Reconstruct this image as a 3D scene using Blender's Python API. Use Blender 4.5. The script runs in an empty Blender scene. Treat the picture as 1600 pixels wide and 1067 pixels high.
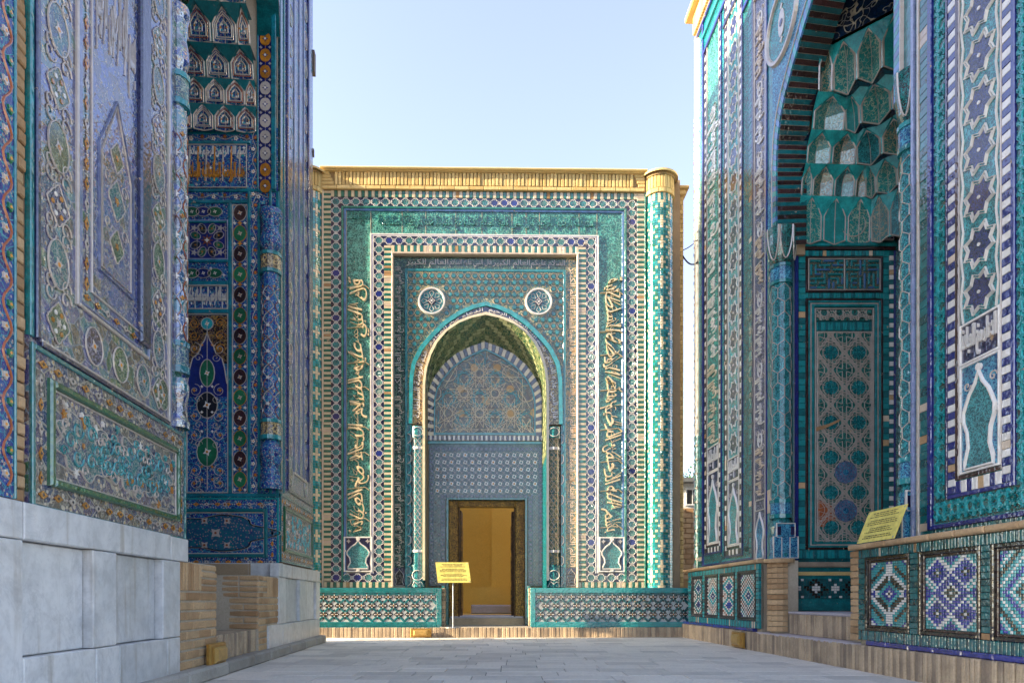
import bpy, math, random
from mathutils import Matrix, Vector
from math import sin, cos, pi, radians, sqrt, floor
random.seed(7)
SC = bpy.context.scene
COL = SC.collection
# ------------------------------------------------------------------ camera, sky, sun
FPX, HZ, EYE = 1050.0, 936.0, 0.64
cd = bpy.data.cameras.new('camera'); cam = bpy.data.objects.new('camera', cd); COL.objects.link(cam)
cam.location = (0, 0, EYE); cam.rotation_euler = (pi/2, 0, 0)
cd.sensor_width = 36; cd.lens = FPX/1600*36; cd.shift_y = (HZ-533.5)/1600; cd.clip_start = .05; cd.clip_end = 3000
SC.camera = cam
SUN_AZ, SUN_EL = radians(258.5), radians(19)
wd = bpy.data.worlds.new('World'); SC.world = wd; wd.use_nodes = True
nt = wd.node_tree; bg = nt.nodes['Background']; sk = nt.nodes.new('ShaderNodeTexSky')
sk.sky_type = 'NISHITA'; sk.sun_disc = False; sk.sun_elevation = SUN_EL; sk.sun_rotation = SUN_AZ
sk.air_density = 1.0; sk.dust_density = 1.5; sk.ozone_density = 2.5
hs = nt.nodes.new('ShaderNodeHueSaturation'); hs.inputs['Saturation'].default_value = .74; hs.inputs['Hue'].default_value = .515
nt.links.new(sk.outputs[0], hs.inputs['Color']); nt.links.new(hs.outputs[0], bg.inputs[0]); bg.inputs[1].default_value = .15
sl = bpy.data.lights.new('sun', 'SUN'); sun = bpy.data.objects.new('sun', sl); COL.objects.link(sun)
sl.energy = 4.2; sl.angle = radians(.6); sl.color = (1, .80, .52)
sd = Vector((sin(SUN_AZ)*cos(SUN_EL), cos(SUN_AZ)*cos(SUN_EL), sin(SUN_EL)))
sun.rotation_euler = sd.to_track_quat('Z', 'Y').to_euler(); sun.location = (-20, -5, 20)
vs = SC.view_settings; vs.view_transform = 'Standard'; vs.look = 'None'; vs.gamma = 1; vs.exposure = 2.05
try: vs.use_curve_mapping = False
except Exception: pass
SC.cycles.max_bounces = 7; SC.cycles.diffuse_bounces = 4; SC.cycles.glossy_bounces = 3
SC.cycles.use_denoising = True; SC.cycles.sample_clamp_indirect = 6

# ------------------------------------------------------------------ materials
def nodes_of(name):
    m = bpy.data.materials.new(name); m.use_nodes = True
    t = m.node_tree; b = t.nodes['Principled BSDF']
    return m, t, b
def N(t, kind, **kw):
    n = t.nodes.new(kind)
    for k, v in kw.items(): setattr(n, k, v)
    return n
def L(t, a, b): t.links.new(a, b)
def math_(t, op, a, b=None, c=None):
    n = N(t, 'ShaderNodeMath', operation=op)
    for i, x in enumerate((a, b, c)):
        if x is None: continue
        if hasattr(x, 'links'): L(t, x, n.inputs[i])
        else: n.inputs[i].default_value = x
    return n.outputs[0]
def mix(t, f, a, b, mode='MIX'):
    n = N(t, 'ShaderNodeMix', data_type='RGBA', blend_type=mode)
    for s, x in ((n.inputs[0], f), (n.inputs[6], a), (n.inputs[7], b)):
        if hasattr(x, 'links'): L(t, x, s)
        elif isinstance(x, (int, float)): s.default_value = x
        else: s.default_value = (*x, 1)
    return n.outputs[2]
def noise(t, vec, sc, det=2, rough=.5, dist=0):
    n = N(t, 'ShaderNodeTexNoise'); n.inputs['Scale'].default_value = sc; n.inputs['Detail'].default_value = det
    n.inputs['Roughness'].default_value = rough; n.inputs['Distortion'].default_value = dist
    L(t, vec, n.inputs['Vector']); return n.outputs['Fac']
def pos(t): return N(t, 'ShaderNodeNewGeometry').outputs['Position']
def sstep(t, x, a, b, lo=0.0, hi=1.0):
    n = N(t, 'ShaderNodeMapRange', interpolation_type='SMOOTHSTEP')
    L(t, x, n.inputs[0])
    for i, v in zip((1, 2, 3, 4), (a, b, lo, hi)): n.inputs[i].default_value = v
    return n.outputs[0]
def bump(t, b, h, strength, dist=.01, prev=None):
    n = N(t, 'ShaderNodeBump'); n.inputs['Strength'].default_value = strength; n.inputs['Distance'].default_value = dist
    L(t, h, n.inputs['Height'])
    if prev is not None: L(t, prev, n.inputs['Normal'])
    L(t, n.outputs[0], b.inputs['Normal']); return n.outputs[0]
BISC = (.44, .31, .18)
def glaze(name, col, rough=.11, var=.38, chip=.665, ior=1.95, wob=.25):
    """glazed tile: tone changes from tile to tile, uneven surface, patches where the glaze has gone"""
    m, t, b = nodes_of(name); p = pos(t)
    dark = tuple(c*(1-var) for c in col); light = tuple(min(1, c*(1+var)) for c in col)
    f = math_(t, 'ADD', math_(t, 'MULTIPLY', noise(t, p, 11, 3), .7), math_(t, 'MULTIPLY', noise(t, p, 60, 1), .35))
    oi = N(t, 'ShaderNodeObjectInfo').outputs['Random']
    f = math_(t, 'ADD', f, math_(t, 'MULTIPLY', math_(t, 'SUBTRACT', oi, .5), .35))
    c = mix(t, sstep(t, f, .3, .78), dark, light)
    ch = sstep(t, noise(t, p, 7.0, 6, .7), chip, chip+.03)
    gr = sstep(t, noise(t, p, 28, 4, .65), .6, .72, 0, .35)
    c = mix(t, gr, c, tuple(.55*x+.45*y*.5 for x, y in zip(col, BISC)))
    c = mix(t, ch, c, BISC)
    L(t, c, b.inputs['Base Color'])
    L(t, math_(t, 'ADD', math_(t, 'MULTIPLY', ch, .6), math_(t, 'ADD', rough, math_(t, 'MULTIPLY', gr, .5))), b.inputs['Roughness'])
    b.inputs['IOR'].default_value = ior
    b1 = bump(t, b, noise(t, p, 26, 2), wob, .02)
    bump(t, b, ch, .4, -.004, b1)
    return m
def arab(name, base, line, sc=34, lw=.035, base2=None, chip=.68, rough=.15, ior=1.95, rel=.7, sc2=None, chipc=BISC):
    """carved and glazed scrollwork: raised curling lines over a darker ground"""
    m, t, b = nodes_of(name); p = pos(t)
    def lines(s, w, off):
        mp = N(t, 'ShaderNodeVectorMath', operation='ADD'); L(t, p, mp.inputs[0]); mp.inputs[1].default_value = (off, off*.7, off*.3)
        q = math_(t, 'ABSOLUTE', math_(t, 'SUBTRACT', noise(t, mp.outputs[0], s, 1, .5, .25), .5))
        return sstep(t, q, w*.5, w, 1, 0)
    a = lines(sc, lw, 0); a2 = lines(sc2 or sc*1.35, lw*1.1, 17.3)
    h = math_(t, 'MAXIMUM', a, a2)
    g = base if base2 is None else mix(t, sstep(t, noise(t, p, sc*.45, 2), .45, .55), base, base2)
    c = mix(t, h, g, line)
    c = mix(t, sstep(t, noise(t, p, 9, 3), .3, .8, 0, .5), c, tuple(.3*x for x in base))
    ch = sstep(t, noise(t, p, 5.5, 6, .7), chip, chip+.04)
    c = mix(t, ch, c, chipc)
    L(t, c, b.inputs['Base Color']); b.inputs['IOR'].default_value = ior
    L(t, math_(t, 'ADD', math_(t, 'MULTIPLY', ch, .5), rough), b.inputs['Roughness'])
    bump(t, b, h, rel, .012)
    return m
def floral(name, cols, line, sc=7, ior=1.9, rough=.11, rel=.35, fl=(.75, .66, .55), dots=(.55, .3, .06), vsc=26, wave=.6, lw=.03):
    """mosaic faience: cut pieces of several glazes with pale stems, flower heads and ochre dots"""
    m, t, b = nodes_of(name); p = pos(t)
    w = N(t, 'ShaderNodeVectorMath', operation='MULTIPLY_ADD'); nn = N(t, 'ShaderNodeTexNoise'); nn.inputs['Scale'].default_value = 5; L(t, p, nn.inputs['Vector'])
    L(t, nn.outputs['Color'], w.inputs[0]); w.inputs[1].default_value = (.06,)*3; L(t, p, w.inputs[2]); q = w.outputs[0]
    vo = N(t, 'ShaderNodeTexVoronoi', feature='F1'); vo.inputs['Scale'].default_value = sc; L(t, q, vo.inputs['Vector'])
    sep = N(t, 'ShaderNodeSeparateColor'); L(t, vo.outputs['Color'], sep.inputs[0])
    rp = N(t, 'ShaderNodeValToRGB'); rp.color_ramp.interpolation = 'CONSTANT'; L(t, sep.outputs[0], rp.inputs[0])
    el = rp.color_ramp.elements
    while len(el) < len(cols): el.new(.5)
    for i, c in enumerate(cols): el[i].position = i/len(cols); el[i].color = (*c, 1)
    ed = N(t, 'ShaderNodeTexVoronoi', feature='DISTANCE_TO_EDGE'); ed.inputs['Scale'].default_value = sc; L(t, q, ed.inputs['Vector'])
    e = sstep(t, ed.outputs[0], .02, .045, 1, 0)
    v = math_(t, 'ABSOLUTE', math_(t, 'SUBTRACT', noise(t, p, vsc, 1, .5, .4), .5)); v = sstep(t, v, lw*.5, lw, 1, 0)
    c = mix(t, math_(t, 'MAXIMUM', math_(t, 'MULTIPLY', v, .8), e), rp.outputs[0], line)
    v2 = N(t, 'ShaderNodeTexVoronoi', feature='F1'); v2.inputs['Scale'].default_value = sc*2.3; L(t, p, v2.inputs['Vector'])
    ring = math_(t, 'MULTIPLY', sstep(t, v2.outputs[0], .26, .3, 1, 0), sstep(t, v2.outputs[0], .08, .12))
    c = mix(t, ring, c, fl); c = mix(t, sstep(t, v2.outputs[0], .09, .12, 1, 0), c, dots)
    L(t, c, b.inputs['Base Color']); b.inputs['IOR'].default_value = ior
    b.inputs['Roughness'].default_value = rough
    h = math_(t, 'ADD', math_(t, 'MULTIPLY', e, .6), math_(t, 'ADD', math_(t, 'MULTIPLY', v, .4), ring))
    b1 = bump(t, b, h, rel, .006)
    bump(t, b, noise(t, p, 17, 3), wave, .025, b1)
    return m
def masonry(name, col, col2, rough=.85, var=.5, stain=.25, fine=60, br=.5, stc=(.12, .10, .07), streak=0):
    m, t, b = nodes_of(name); p = pos(t)
    oi = N(t, 'ShaderNodeObjectInfo').outputs['Random']
    f = math_(t, 'ADD', math_(t, 'MULTIPLY', oi, var), math_(t, 'MULTIPLY', noise(t, p, 6, 4), 1-var*.6))
    c = mix(t, sstep(t, f, .2, .85), col, col2)
    c = mix(t, sstep(t, noise(t, p, 2.7, 5, .65), .5, .75, 0, stain), c, stc)
    c = mix(t, sstep(t, noise(t, p, fine, 3, .7), .35, .75, 0, .28), c, tuple(x*.45 for x in col))
    if streak:
        mp = N(t, 'ShaderNodeVectorMath', operation='MULTIPLY'); L(t, p, mp.inputs[0]); mp.inputs[1].default_value = (1, 1, .09)
        c = mix(t, sstep(t, noise(t, mp.outputs[0], 9, 4, .6), .54, .74, 0, streak), c, (.27, .21, .13))
        v = math_(t, 'ABSOLUTE', math_(t, 'SUBTRACT', noise(t, p, 1.6, 6, .7, 1.2), .5)); c = mix(t, sstep(t, v, 0, .03, streak*.35, 0), c, (.30, .31, .33))
    L(t, c, b.inputs['Base Color']); b.inputs['Roughness'].default_value = rough; b.inputs['IOR'].default_value = 1.45
    b1 = bump(t, b, noise(t, p, fine, 4, .7), br, .006)
    bump(t, b, noise(t, p, 14, 2), .3, .01, b1)
    return m
TQ = glaze('turquoise_glaze', (.008, .20, .22)); TD = glaze('deep_teal_glaze', (.005, .11, .13)); TL = glaze('light_turquoise_glaze', (.02, .29, .32))
CB = glaze('cobalt_glaze', (.008, .016, .15)); NV = glaze('navy_glaze', (.010, .011, .062)); SB = glaze('sky_blue_glaze', (.07, .19, .42))
TB = glaze('blue_teal_glaze', (.006, .17, .23)); TV = glaze('vault_turquoise', (.02, .36, .37), rough=.1); YG = glaze('olive_yellow_glaze', (.24, .26, .13), rough=.5); BGR = glaze('deep_green_glaze', (.012, .035, .03))
WH = glaze('white_glaze', (.76, .73, .69), var=.12, chip=.70); CR = glaze('cream_glaze', (.72, .60, .40), rough=.25, var=.16)
MG = glaze('manganese_glaze', (.035, .012, .014), var=.5); OC = glaze('ochre_glaze', (.52, .21, .02)); GR = glaze('green_glaze', (.012, .13, .055))
BK = glaze('black_glaze', (.010, .008, .009)); OR = glaze('orange_patch', (.30, .085, .03)); PK = glaze('pale_stem_glaze', (.46, .41, .37), var=.15)
GN = glaze('facade_green_glaze', (.012, .19, .14)); WO = glaze('warm_outline', (.62, .50, .38), rough=.3, var=.2)
LV = glaze('lavender_glaze', (.18, .22, .38)); TT = glaze('bright_cobalt', (.012, .022, .26))
A_far = arab('carved_turquoise', (.006, .13, .12), (.10, .46, .38), 17, .05, rel=1, chip=.7)
A_fdk = arab('carved_dark_teal', (.004, .05, .05), (.16, .30, .22), 22, .04, rel=.9, chip=.64)
A_spn = arab('carved_green_gold', (.006, .12, .10), (.55, .44, .22), 20, .045, base2=(.012, .17, .2), rel=.9, chip=.6)
A_gd = arab('carved_brown_sun_gold', (.10, .06, .03), (.66, .48, .2), 20, .06, base2=(.02, .03, .08), rel=.9, chip=.6)  # brown on column rings; on the far arch its gold stands for sun
A_star = arab('carved_star_teal', (.003, .08, .09), (.02, .26, .26), 34, .06, rel=.6, base2=(.006, .06, .14), chip=.72)
A_nav = arab('navy_script_ground', (.010, .011, .085), (.36, .35, .42), 24, .024, rel=.5)
A_rt = arab('carved_light_teal', (.005, .13, .16), (.04, .42, .46), 30, .05, rel=.9)
A_rd = arab('carved_panel_teal', (.006, .075, .07), (.02, .26, .25), 28, .05, rel=.9, base2=(.035, .03, .02))
A_rb = arab('carved_blue', (.008, .09, .26), (.08, .42, .62), 26, .06, rel=1)
A_nst = arab('carved_navy_star', (.006, .008, .06), (.05, .07, .26), 44, .06, rel=.9)
A_oc = arab('carved_turquoise_brown', (.01, .10, .10), (.30, .23, .14), 34, .04, rel=.8)
A_cell = arab('muqarnas_vine', (.02, .27, .26), (.42, .55, .42), 15, .026, rel=.7)
A_cel2 = arab('muqarnas_worn', (.02, .17, .15), (.44, .36, .22), 18, .03, rel=.7, chip=.62)
A_dome = arab('dome_vine', (.006, .03, .09), (.62, .56, .42), 5.5, .018, rel=.3, sc2=8)
A_soff = arab('intrados_green', (.012, .10, .06), (.24, .27, .13), 16, .06, rel=.4, base2=(.02, .09, .04), chip=.66)
A_gp = arab('girih_ground_teal', (.010, .11, .10), (.05, .28, .25), 26, .05, rel=.9)
A_tym = arab('tympanum_ground', (.008, .075, .07), (.30, .27, .17), 20, .045, rel=.8, base2=(.12, .07, .035), chip=.6)
A_door = arab('door_wall_ground', (.010, .085, .11), (.20, .28, .28), 34, .04, rel=.4)
A_wood = arab('carved_wood', (.10, .045, .010), (.62, .33, .06), 32, .06, rel=1, rough=.45, ior=1.45, chip=.9)
A_wdk = arab('dark_carved_wood', (.035, .016, .006), (.18, .09, .025), 34, .06, rel=1, rough=.5, ior=1.45, chip=.9)
A_grn = arab('green_cartouche', (.008, .08, .035), (.30, .33, .20), 30, .035, rel=.5, base2=(.02, .10, .08))
A_tqc = arab('turquoise_cartouche', (.008, .14, .16), (.30, .36, .34), 30, .035, rel=.5, base2=(.02, .06, .16))
A_cbc = arab('cobalt_cartouche', (.008, .012, .09), (.28, .27, .36), 30, .035, rel=.5, base2=(.05, .02, .04))
F_near = floral('near_wall_mosaic', [(.008, .022, .17), (.015, .03, .14), (.010, .09, .05), (.010, .035, .24), (.05, .035, .05), (.010, .13, .19)], (.15, .18, .22), 10, ior=2.9, rough=.05, wave=.28, lw=.018, rel=.22, fl=(.30, .28, .24), dots=(.34, .19, .04))
F_fld = floral('script_field_mosaic', [(.010, .022, .20), (.015, .028, .17), (.010, .04, .26), (.05, .035, .05)], (.13, .16, .22), 13, ior=2.9, rough=.05, vsc=34, wave=.28, rel=.22, fl=(.26, .25, .24), dots=(.34, .19, .04))
F_tur = floral('base_panel_mosaic', [(.02, .04, .12), (.06, .05, .13), (.10, .09, .09)], (.32, .29, .24), 9, ior=2.2, vsc=30, fl=(.5, .43, .34))
F_frz = floral('niche_mosaic', [(.012, .024, .22), (.012, .018, .14), (.014, .045, .27)], (.04, .28, .38), 17, ior=1.6, rough=.2, fl=(.40, .34, .34), dots=(.4, .16, .02), vsc=40, wave=.2)
F_blk = floral('black_ground_mosaic', [(.018, .012, .012), (.024, .014, .03)], (.34, .20, .05), 16, ior=1.6, rough=.2, fl=(.2, .13, .10), dots=(.3, .2, .1), vsc=26, wave=.2)
F_teal = floral('teal_cartouche', [(.006, .10, .16), (.008, .13, .17)], (.02, .045, .16), 16, ior=1.6, rough=.2, fl=(.25, .20, .22), dots=(.5, .2, .02), vsc=38, wave=.2)
BR = masonry('brick', (.38, .22, .105), (.60, .41, .23), var=.6, stain=.35, br=.9); BRG = masonry('golden_brick', (.60, .41, .15), (.80, .60, .27), stain=.12)
BRD = masonry('curb_brick', (.24, .185, .14), (.56, .43, .29), stain=.4); MO = masonry('mortar', (.42, .35, .26), (.52, .45, .35))
MOG = masonry('golden_mortar', (.30, .2, .09), (.38, .26, .12)); CORE = masonry('wall_core', (.30, .22, .14), (.40, .29, .18))
MB_ = masonry('marble', (.50, .52, .535), (.74, .745, .74), rough=.38, stain=.42, fine=13, br=.10, var=.4, stc=(.34, .33, .29), streak=.5)
ST = masonry('curb_stone', (.30, .28, .25), (.44, .42, .38), stain=.35)
PV = masonry('paving', (.60, .57, .52), (.82, .77, .69), rough=.62, var=.8, stain=.25, fine=34, br=.3)
PVJ = masonry('paving_joint', (.16, .15, .14), (.22, .21, .20)); GRD = masonry('earth', (.30, .26, .2), (.4, .34, .26))
YW = masonry('yellow_plaster', (.88, .60, .14), (.92, .66, .18), stain=.05, br=.1); PLG = masonry('grey_marble', (.42, .38, .42), (.5, .46, .5), rough=.5)
def plain(name, col, rough=.5, metal=0, ior=1.45, coat=0):
    m, t, b = nodes_of(name); p = pos(t)
    c = mix(t, sstep(t, noise(t, p, 20, 3), .3, .7), tuple(x*.85 for x in col), tuple(min(1, x*1.1) for x in col))
    L(t, c, b.inputs['Base Color']); b.inputs['Roughness'].default_value = rough; b.inputs['Metallic'].default_value = metal
    b.inputs['IOR'].default_value = ior; bump(t, b, noise(t, p, 80, 2), .08, .004); return m
SGN = plain('yellow_sign', (.78, .66, .16), .35); INK = plain('sign_ink', (.10, .08, .03), .6); STL = plain('painted_steel', (.45, .46, .47), .35, .6)
GLD = plain('gilt_metal', (.42, .24, .06), .42, .6); GLL = plain('gilt_lens', (.46, .29, .09), .35, .35); CBL = plain('cable_rubber', (.03, .03, .035), .6)
WIN = plain('window_glass', (.03, .035, .04), .1, 0, 1.6); WFR = plain('white_frame', (.6, .62, .62), .5); ROOF = plain('grey_roof', (.14, .15, .15), .7)
LEAF = plain('leaf_green', (.05, .12, .02), .6); BARK = plain('bark', (.09, .06, .04), .9); TIN = plain('weathered_wood', (.12, .09, .06), .7)

# ------------------------------------------------------------------ frames and mesh builder
class Frame:
    """a vertical plane: u runs left to right as seen, v is height, w comes out of the wall"""
    def __init__(s, x, y, ux, uy):
        l = sqrt(ux*ux+uy*uy); s.O = Vector((x, y, 0)); s.U = Vector((ux/l, uy/l, 0)); s.Z = Vector((0, 0, 1)); s.Nn = s.U.cross(s.Z)
        s.M = Matrix(((s.U.x, 0, s.Nn.x, x), (s.U.y, 0, s.Nn.y, y), (0, 1, 0, 0), (0, 0, 0, 1)))
    def ray(s, px, py, w=0):
        d = Vector(((px-800)/FPX, 1, (HZ-py)/FPX)); c = Vector((0, 0, EYE))
        k = (s.O+s.Nn*w-c).dot(s.Nn)/d.dot(s.Nn); q = c+d*k
        return ((q-s.O).dot(s.U), q.z)
    def u(s, px, w=0): return s.ray(px, 500, w)[0]
    def v(s, px, py, w=0): return s.ray(px, py, w)[1]
WM = {}
def thing(name, label, cat, loc, group=None):
    o = bpy.data.objects.new(name, None); COL.objects.link(o); o.location = loc; o.empty_display_size = .2
    o['label'] = label; o['category'] = cat
    if group: o['group'] = group
    WM[o.name] = Matrix.Translation(Vector(loc)); return o
def link(name, me, parent, M, kind=None, label=None):
    o = bpy.data.objects.new(name, me); COL.objects.link(o); WM[o.name] = M
    if parent is not None:
        o.parent = parent; o.matrix_basis = WM[parent.name].inverted() @ M
    else: o.matrix_basis = M
    if kind: o['kind'] = kind
    if label: o['label'] = label
    return o
I4 = Matrix.Identity(4)
class MB:
    def __init__(s): s.V = []; s.F = []; s.I = []; s.m = []
    def mi(s, m):
        if m not in s.m: s.m.append(m)
        return s.m.index(m)
    def add(s, vs_, fs, m):
        n = len(s.V); s.V += vs_; k = s.mi(m)
        for f in fs: s.F.append([n+i for i in f]); s.I.append(k)
    def box(s, u0, v0, u1, v1, w0, w1, m, b=.0):
        if u1 < u0: u0, u1 = u1, u0
        if v1 < v0: v0, v1 = v1, v0
        b = min(b, (u1-u0)*.3, (v1-v0)*.3, abs(w1-w0))
        if b <= 0:
            s.add([(u0, v0, w0), (u1, v0, w0), (u1, v1, w0), (u0, v1, w0), (u0, v0, w1), (u1, v0, w1), (u1, v1, w1), (u0, v1, w1)],
                  [(4, 5, 6, 7), (0, 1, 5, 4), (1, 2, 6, 5), (2, 3, 7, 6), (3, 0, 4, 7)], m)
        else:
            s.add([(u0, v0, w0), (u1, v0, w0), (u1, v1, w0), (u0, v1, w0), (u0, v0, w1-b), (u1, v0, w1-b), (u1, v1, w1-b), (u0, v1, w1-b),
                   (u0+b, v0+b, w1), (u1-b, v0+b, w1), (u1-b, v1-b, w1), (u0+b, v1-b, w1)],
                  [(8, 9, 10, 11), (0, 1, 5, 4), (1, 2, 6, 5), (2, 3, 7, 6), (3, 0, 4, 7), (4, 5, 9, 8), (5, 6, 10, 9), (6, 7, 11, 10), (7, 4, 8, 11)], m)
    def solid(s, u0, v0, u1, v1, w0, w1, m):
        s.add([(u0, v0, w0), (u1, v0, w0), (u1, v1, w0), (u0, v1, w0), (u0, v0, w1), (u1, v0, w1), (u1, v1, w1), (u0, v1, w1)],
              [(3, 2, 1, 0), (4, 5, 6, 7), (0, 1, 5, 4), (1, 2, 6, 5), (2, 3, 7, 6), (3, 0, 4, 7)], m)
    def poly(s, pts, w0, w1, m):
        a = sum(pts[i][0]*pts[(i+1) % len(pts)][1]-pts[(i+1) % len(pts)][0]*pts[i][1] for i in range(len(pts)))
        if a < 0: pts = pts[::-1]
        n = len(pts)
        s.add([(x, y, w0) for x, y in pts]+[(x, y, w1) for x, y in pts], [tuple(range(n, 2*n))]+[(i, (i+1) % n, n+(i+1) % n, n+i) for i in range(n)], m)
    def rib(s, pts, wd, w0, w1, m, closed=False):
        n = len(pts); vs_ = []
        for i, (x, y) in enumerate(pts):
            a = pts[i-1] if (i or closed) else pts[i]; b = pts[(i+1) % n] if (i < n-1 or closed) else pts[i]
            dx, dy = b[0]-a[0], b[1]-a[1]; l = sqrt(dx*dx+dy*dy) or 1; nx, ny = -dy/l*wd/2, dx/l*wd/2
            vs_ += [(x+nx, y+ny, w0), (x+nx*.5, y+ny*.5, w1), (x-nx*.5, y-ny*.5, w1), (x-nx, y-ny, w0)]
        fs = []
        for i in range(n if closed else n-1):
            j = (i+1) % n
            for k in range(3): fs.append((i*4+k, i*4+k+1, j*4+k+1, j*4+k))
        s.add(vs_, fs, m)
    def disc(s, x, y, r, w0, w1, m, n=10, ph=0, r2=None):
        s.poly([(x+(r if (r2 is None or i % 2 == 0) else r2)*cos(ph+2*pi*i/n), y+(r if (r2 is None or i % 2 == 0) else r2)*sin(ph+2*pi*i/n)) for i in range(n)], w0, w1, m)
    def build(s, name, parent, fr=None, kind=None, label=None, warp=None, smooth=False, M=None):
        me = bpy.data.meshes.new(name)
        me.from_pydata([warp(*v) for v in s.V] if warp else s.V, [], s.F)
        for m in s.m: me.materials.append(m)
        me.polygons.foreach_set('material_index', s.I)
        if smooth: me.polygons.foreach_set('use_smooth', [True]*len(s.F))
        me.update()
        return link(name, me, parent, M if M is not None else (fr.M if fr else I4), kind, label)
def mesh_of(mb, name):
    me = bpy.data.meshes.new(name); me.from_pydata(mb.V, [], mb.F)
    for m in mb.m: me.materials.append(m)
    me.polygons.foreach_set('material_index', mb.I); me.update(); return me
def put(name, me, parent, fr, u, v, w=0, rot=0, sc=1, kind=None, M=None):
    return link(name, me, parent, (M or fr.M) @ Matrix.Translation((u, v, w)) @ Matrix.Rotation(rot, 4, 'Z') @ Matrix.Diagonal((sc, sc, sc, 1)), kind)
_bc = {}
def boxmesh(wu, hv, d, m, b=.004, nm='brick'):
    k = (round(wu, 3), round(hv, 3), round(d, 3), m.name, b)
    if k not in _bc:
        x = MB(); x.box(0, 0, k[0], k[1], -k[2], 0, m, b); _bc[k] = mesh_of(x, nm)
    return _bc[k]
def bricks(fr, parent, u0, v0, u1, v1, w, bl, bh, m, name='brick', bond=True, joint=.008, d=.04, jit=.004, b=.004, M=None, mats=None):
    """lay a rectangle of single bricks, each an object of its own"""
    nr = max(1, round((v1-v0)/bh)); h = (v1-v0)/nr; nc = max(1, round((u1-u0)/bl)); l = (u1-u0)/nc; k = 0
    for r in range(nr):
        x = u0 - (l/2 if bond and r % 2 else 0)
        while x < u1-1e-4:
            a, e = max(x, u0), min(x+l, u1); x += l
            if e-a < .012: continue
            mm = m if not mats else mats[(k) % len(mats)]; k += 1
            put(name, boxmesh(e-a-joint, h-joint, d, mm, b), parent, fr, a+joint/2, v0+r*h+joint/2, w+random.uniform(-jit, jit), random.uniform(-.004, .004), M=M)
def strip(mb, u0, v0, u1, v1, size, mats, vert=False, w0=-.02, w1=.006, joint=.003, b=.002):
    """a run of small tiles in one mesh; vert: the run goes up"""
    ln = (v1-v0) if vert else (u1-u0); n = max(1, round(ln/size)); s = ln/n
    for i in range(n):
        m = mats[i % len(mats)]; dw = random.uniform(-.0025, .0025)
        if random.random() < .035: m = BR if random.random() < .5 else WO
        if vert: mb.box(u0, v0+i*s+joint/2, u1, v0+(i+1)*s-joint/2, w0, w1+dw, m, b)
        else: mb.box(u0+i*s+joint/2, v0, u0+(i+1)*s-joint/2, v1, w0, w1+dw, m, b)
def ring(mb, u0, v0, u1, v1, t, w0, w1, m, b=.003, bottom=True):
    mb.box(u0, v0, u0+t, v1, w0, w1, m, b); mb.box(u1-t, v0, u1, v1, w0, w1, m, b)
    mb.box(u0+t, v1-t, u1-t, v1, w0, w1, m, b)
    if bottom: mb.box(u0+t, v0, u1-t, v0+t, w0, w1, m, b)
def star(cx, cy, R, r, n=8, ph=0):
    return [(cx+(R if i % 2 == 0 else r)*cos(ph+pi*i/n), cy+(R if i % 2 == 0 else r)*sin(ph+pi*i/n)) for i in range(2*n)]
def lens(cx, cy, hw, hh, n=14, k=1.25, horiz=False):
    p = []
    for i in range(n):
        a = 2*pi*i/n; c, s_ = cos(a), sin(a); x = hw*abs(c)**k*(1 if c > 0 else -1); y = hh*s_
        p.append((cx+y, cy+x) if horiz else (cx+x, cy+y))
    return p
def cart(cx, cy, hw, hh, horiz=False):
    """lobed cartouche outline"""
    p = []
    for i in range(28):
        a = 2*pi*i/28; r = 1+.13*cos(4*a)+.06*cos(8*a); x = hw*r*cos(a)*.85; y = hh*r*sin(a)*.85
        p.append((cx+y, cy+x) if horiz else (cx+x, cy+y))
    return p
def ogee(cx, v0, hw, h):
    """the vase-shaped cusped arch used at the foot of panels"""
    q = [(.80, 0), (.78, .08), (.60, .22), (.66, .38), (.86, .50), (.88, .60), (.70, .70), (.54, .78), (.2, .88), (0, 1)]
    return [(cx+x*hw, v0+y*h) for x, y in q]+[(cx-x*hw, v0+y*h) for x, y in q[-2::-1]]
def vine(mb, a0, a1, c, amp, per, horiz, wd_, mat, fl=(), r=.02, w0=0, w1=.004):
    n = max(8, int((a1-a0)/per*8)); pts = []
    for i in range(n+1):
        a = a0+(a1-a0)*i/n; o = c+amp*sin(2*pi*(a-a0)/per); pts.append((a, o) if horiz else (o, a))
    mb.rib(pts, wd_, w0, w1, mat)
    k = 0; a = a0+per/4
    while fl and a < a1-r:
        o = c-amp*.55*(1 if k % 2 == 0 else -1); x, y = (a, o) if horiz else (o, a)
        mb.disc(x, y, r, w0, w1+.002, fl[k % len(fl)], 10, r2=r*.62); mb.disc(x, y, r*.33, w0, w1+.004, OC, 6)
        k += 1; a += per/2
def clip(x0, y0, x1, y1, b):
    dx, dy = x1-x0, y1-y0; t0, t1 = 0, 1
    for p, q in ((-dx, x0-b[0]), (dx, b[2]-x0), (-dy, y0-b[1]), (dy, b[3]-y0)):
        if abs(p) < 1e-9:
            if q < 0: return None
        else:
            r = q/p
            if p < 0: t0 = max(t0, r)
            else: t1 = min(t1, r)
    if t0 >= t1-1e-6: return None
    return (x0+dx*t0, y0+dy*t0), (x0+dx*t1, y0+dy*t1)
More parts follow.
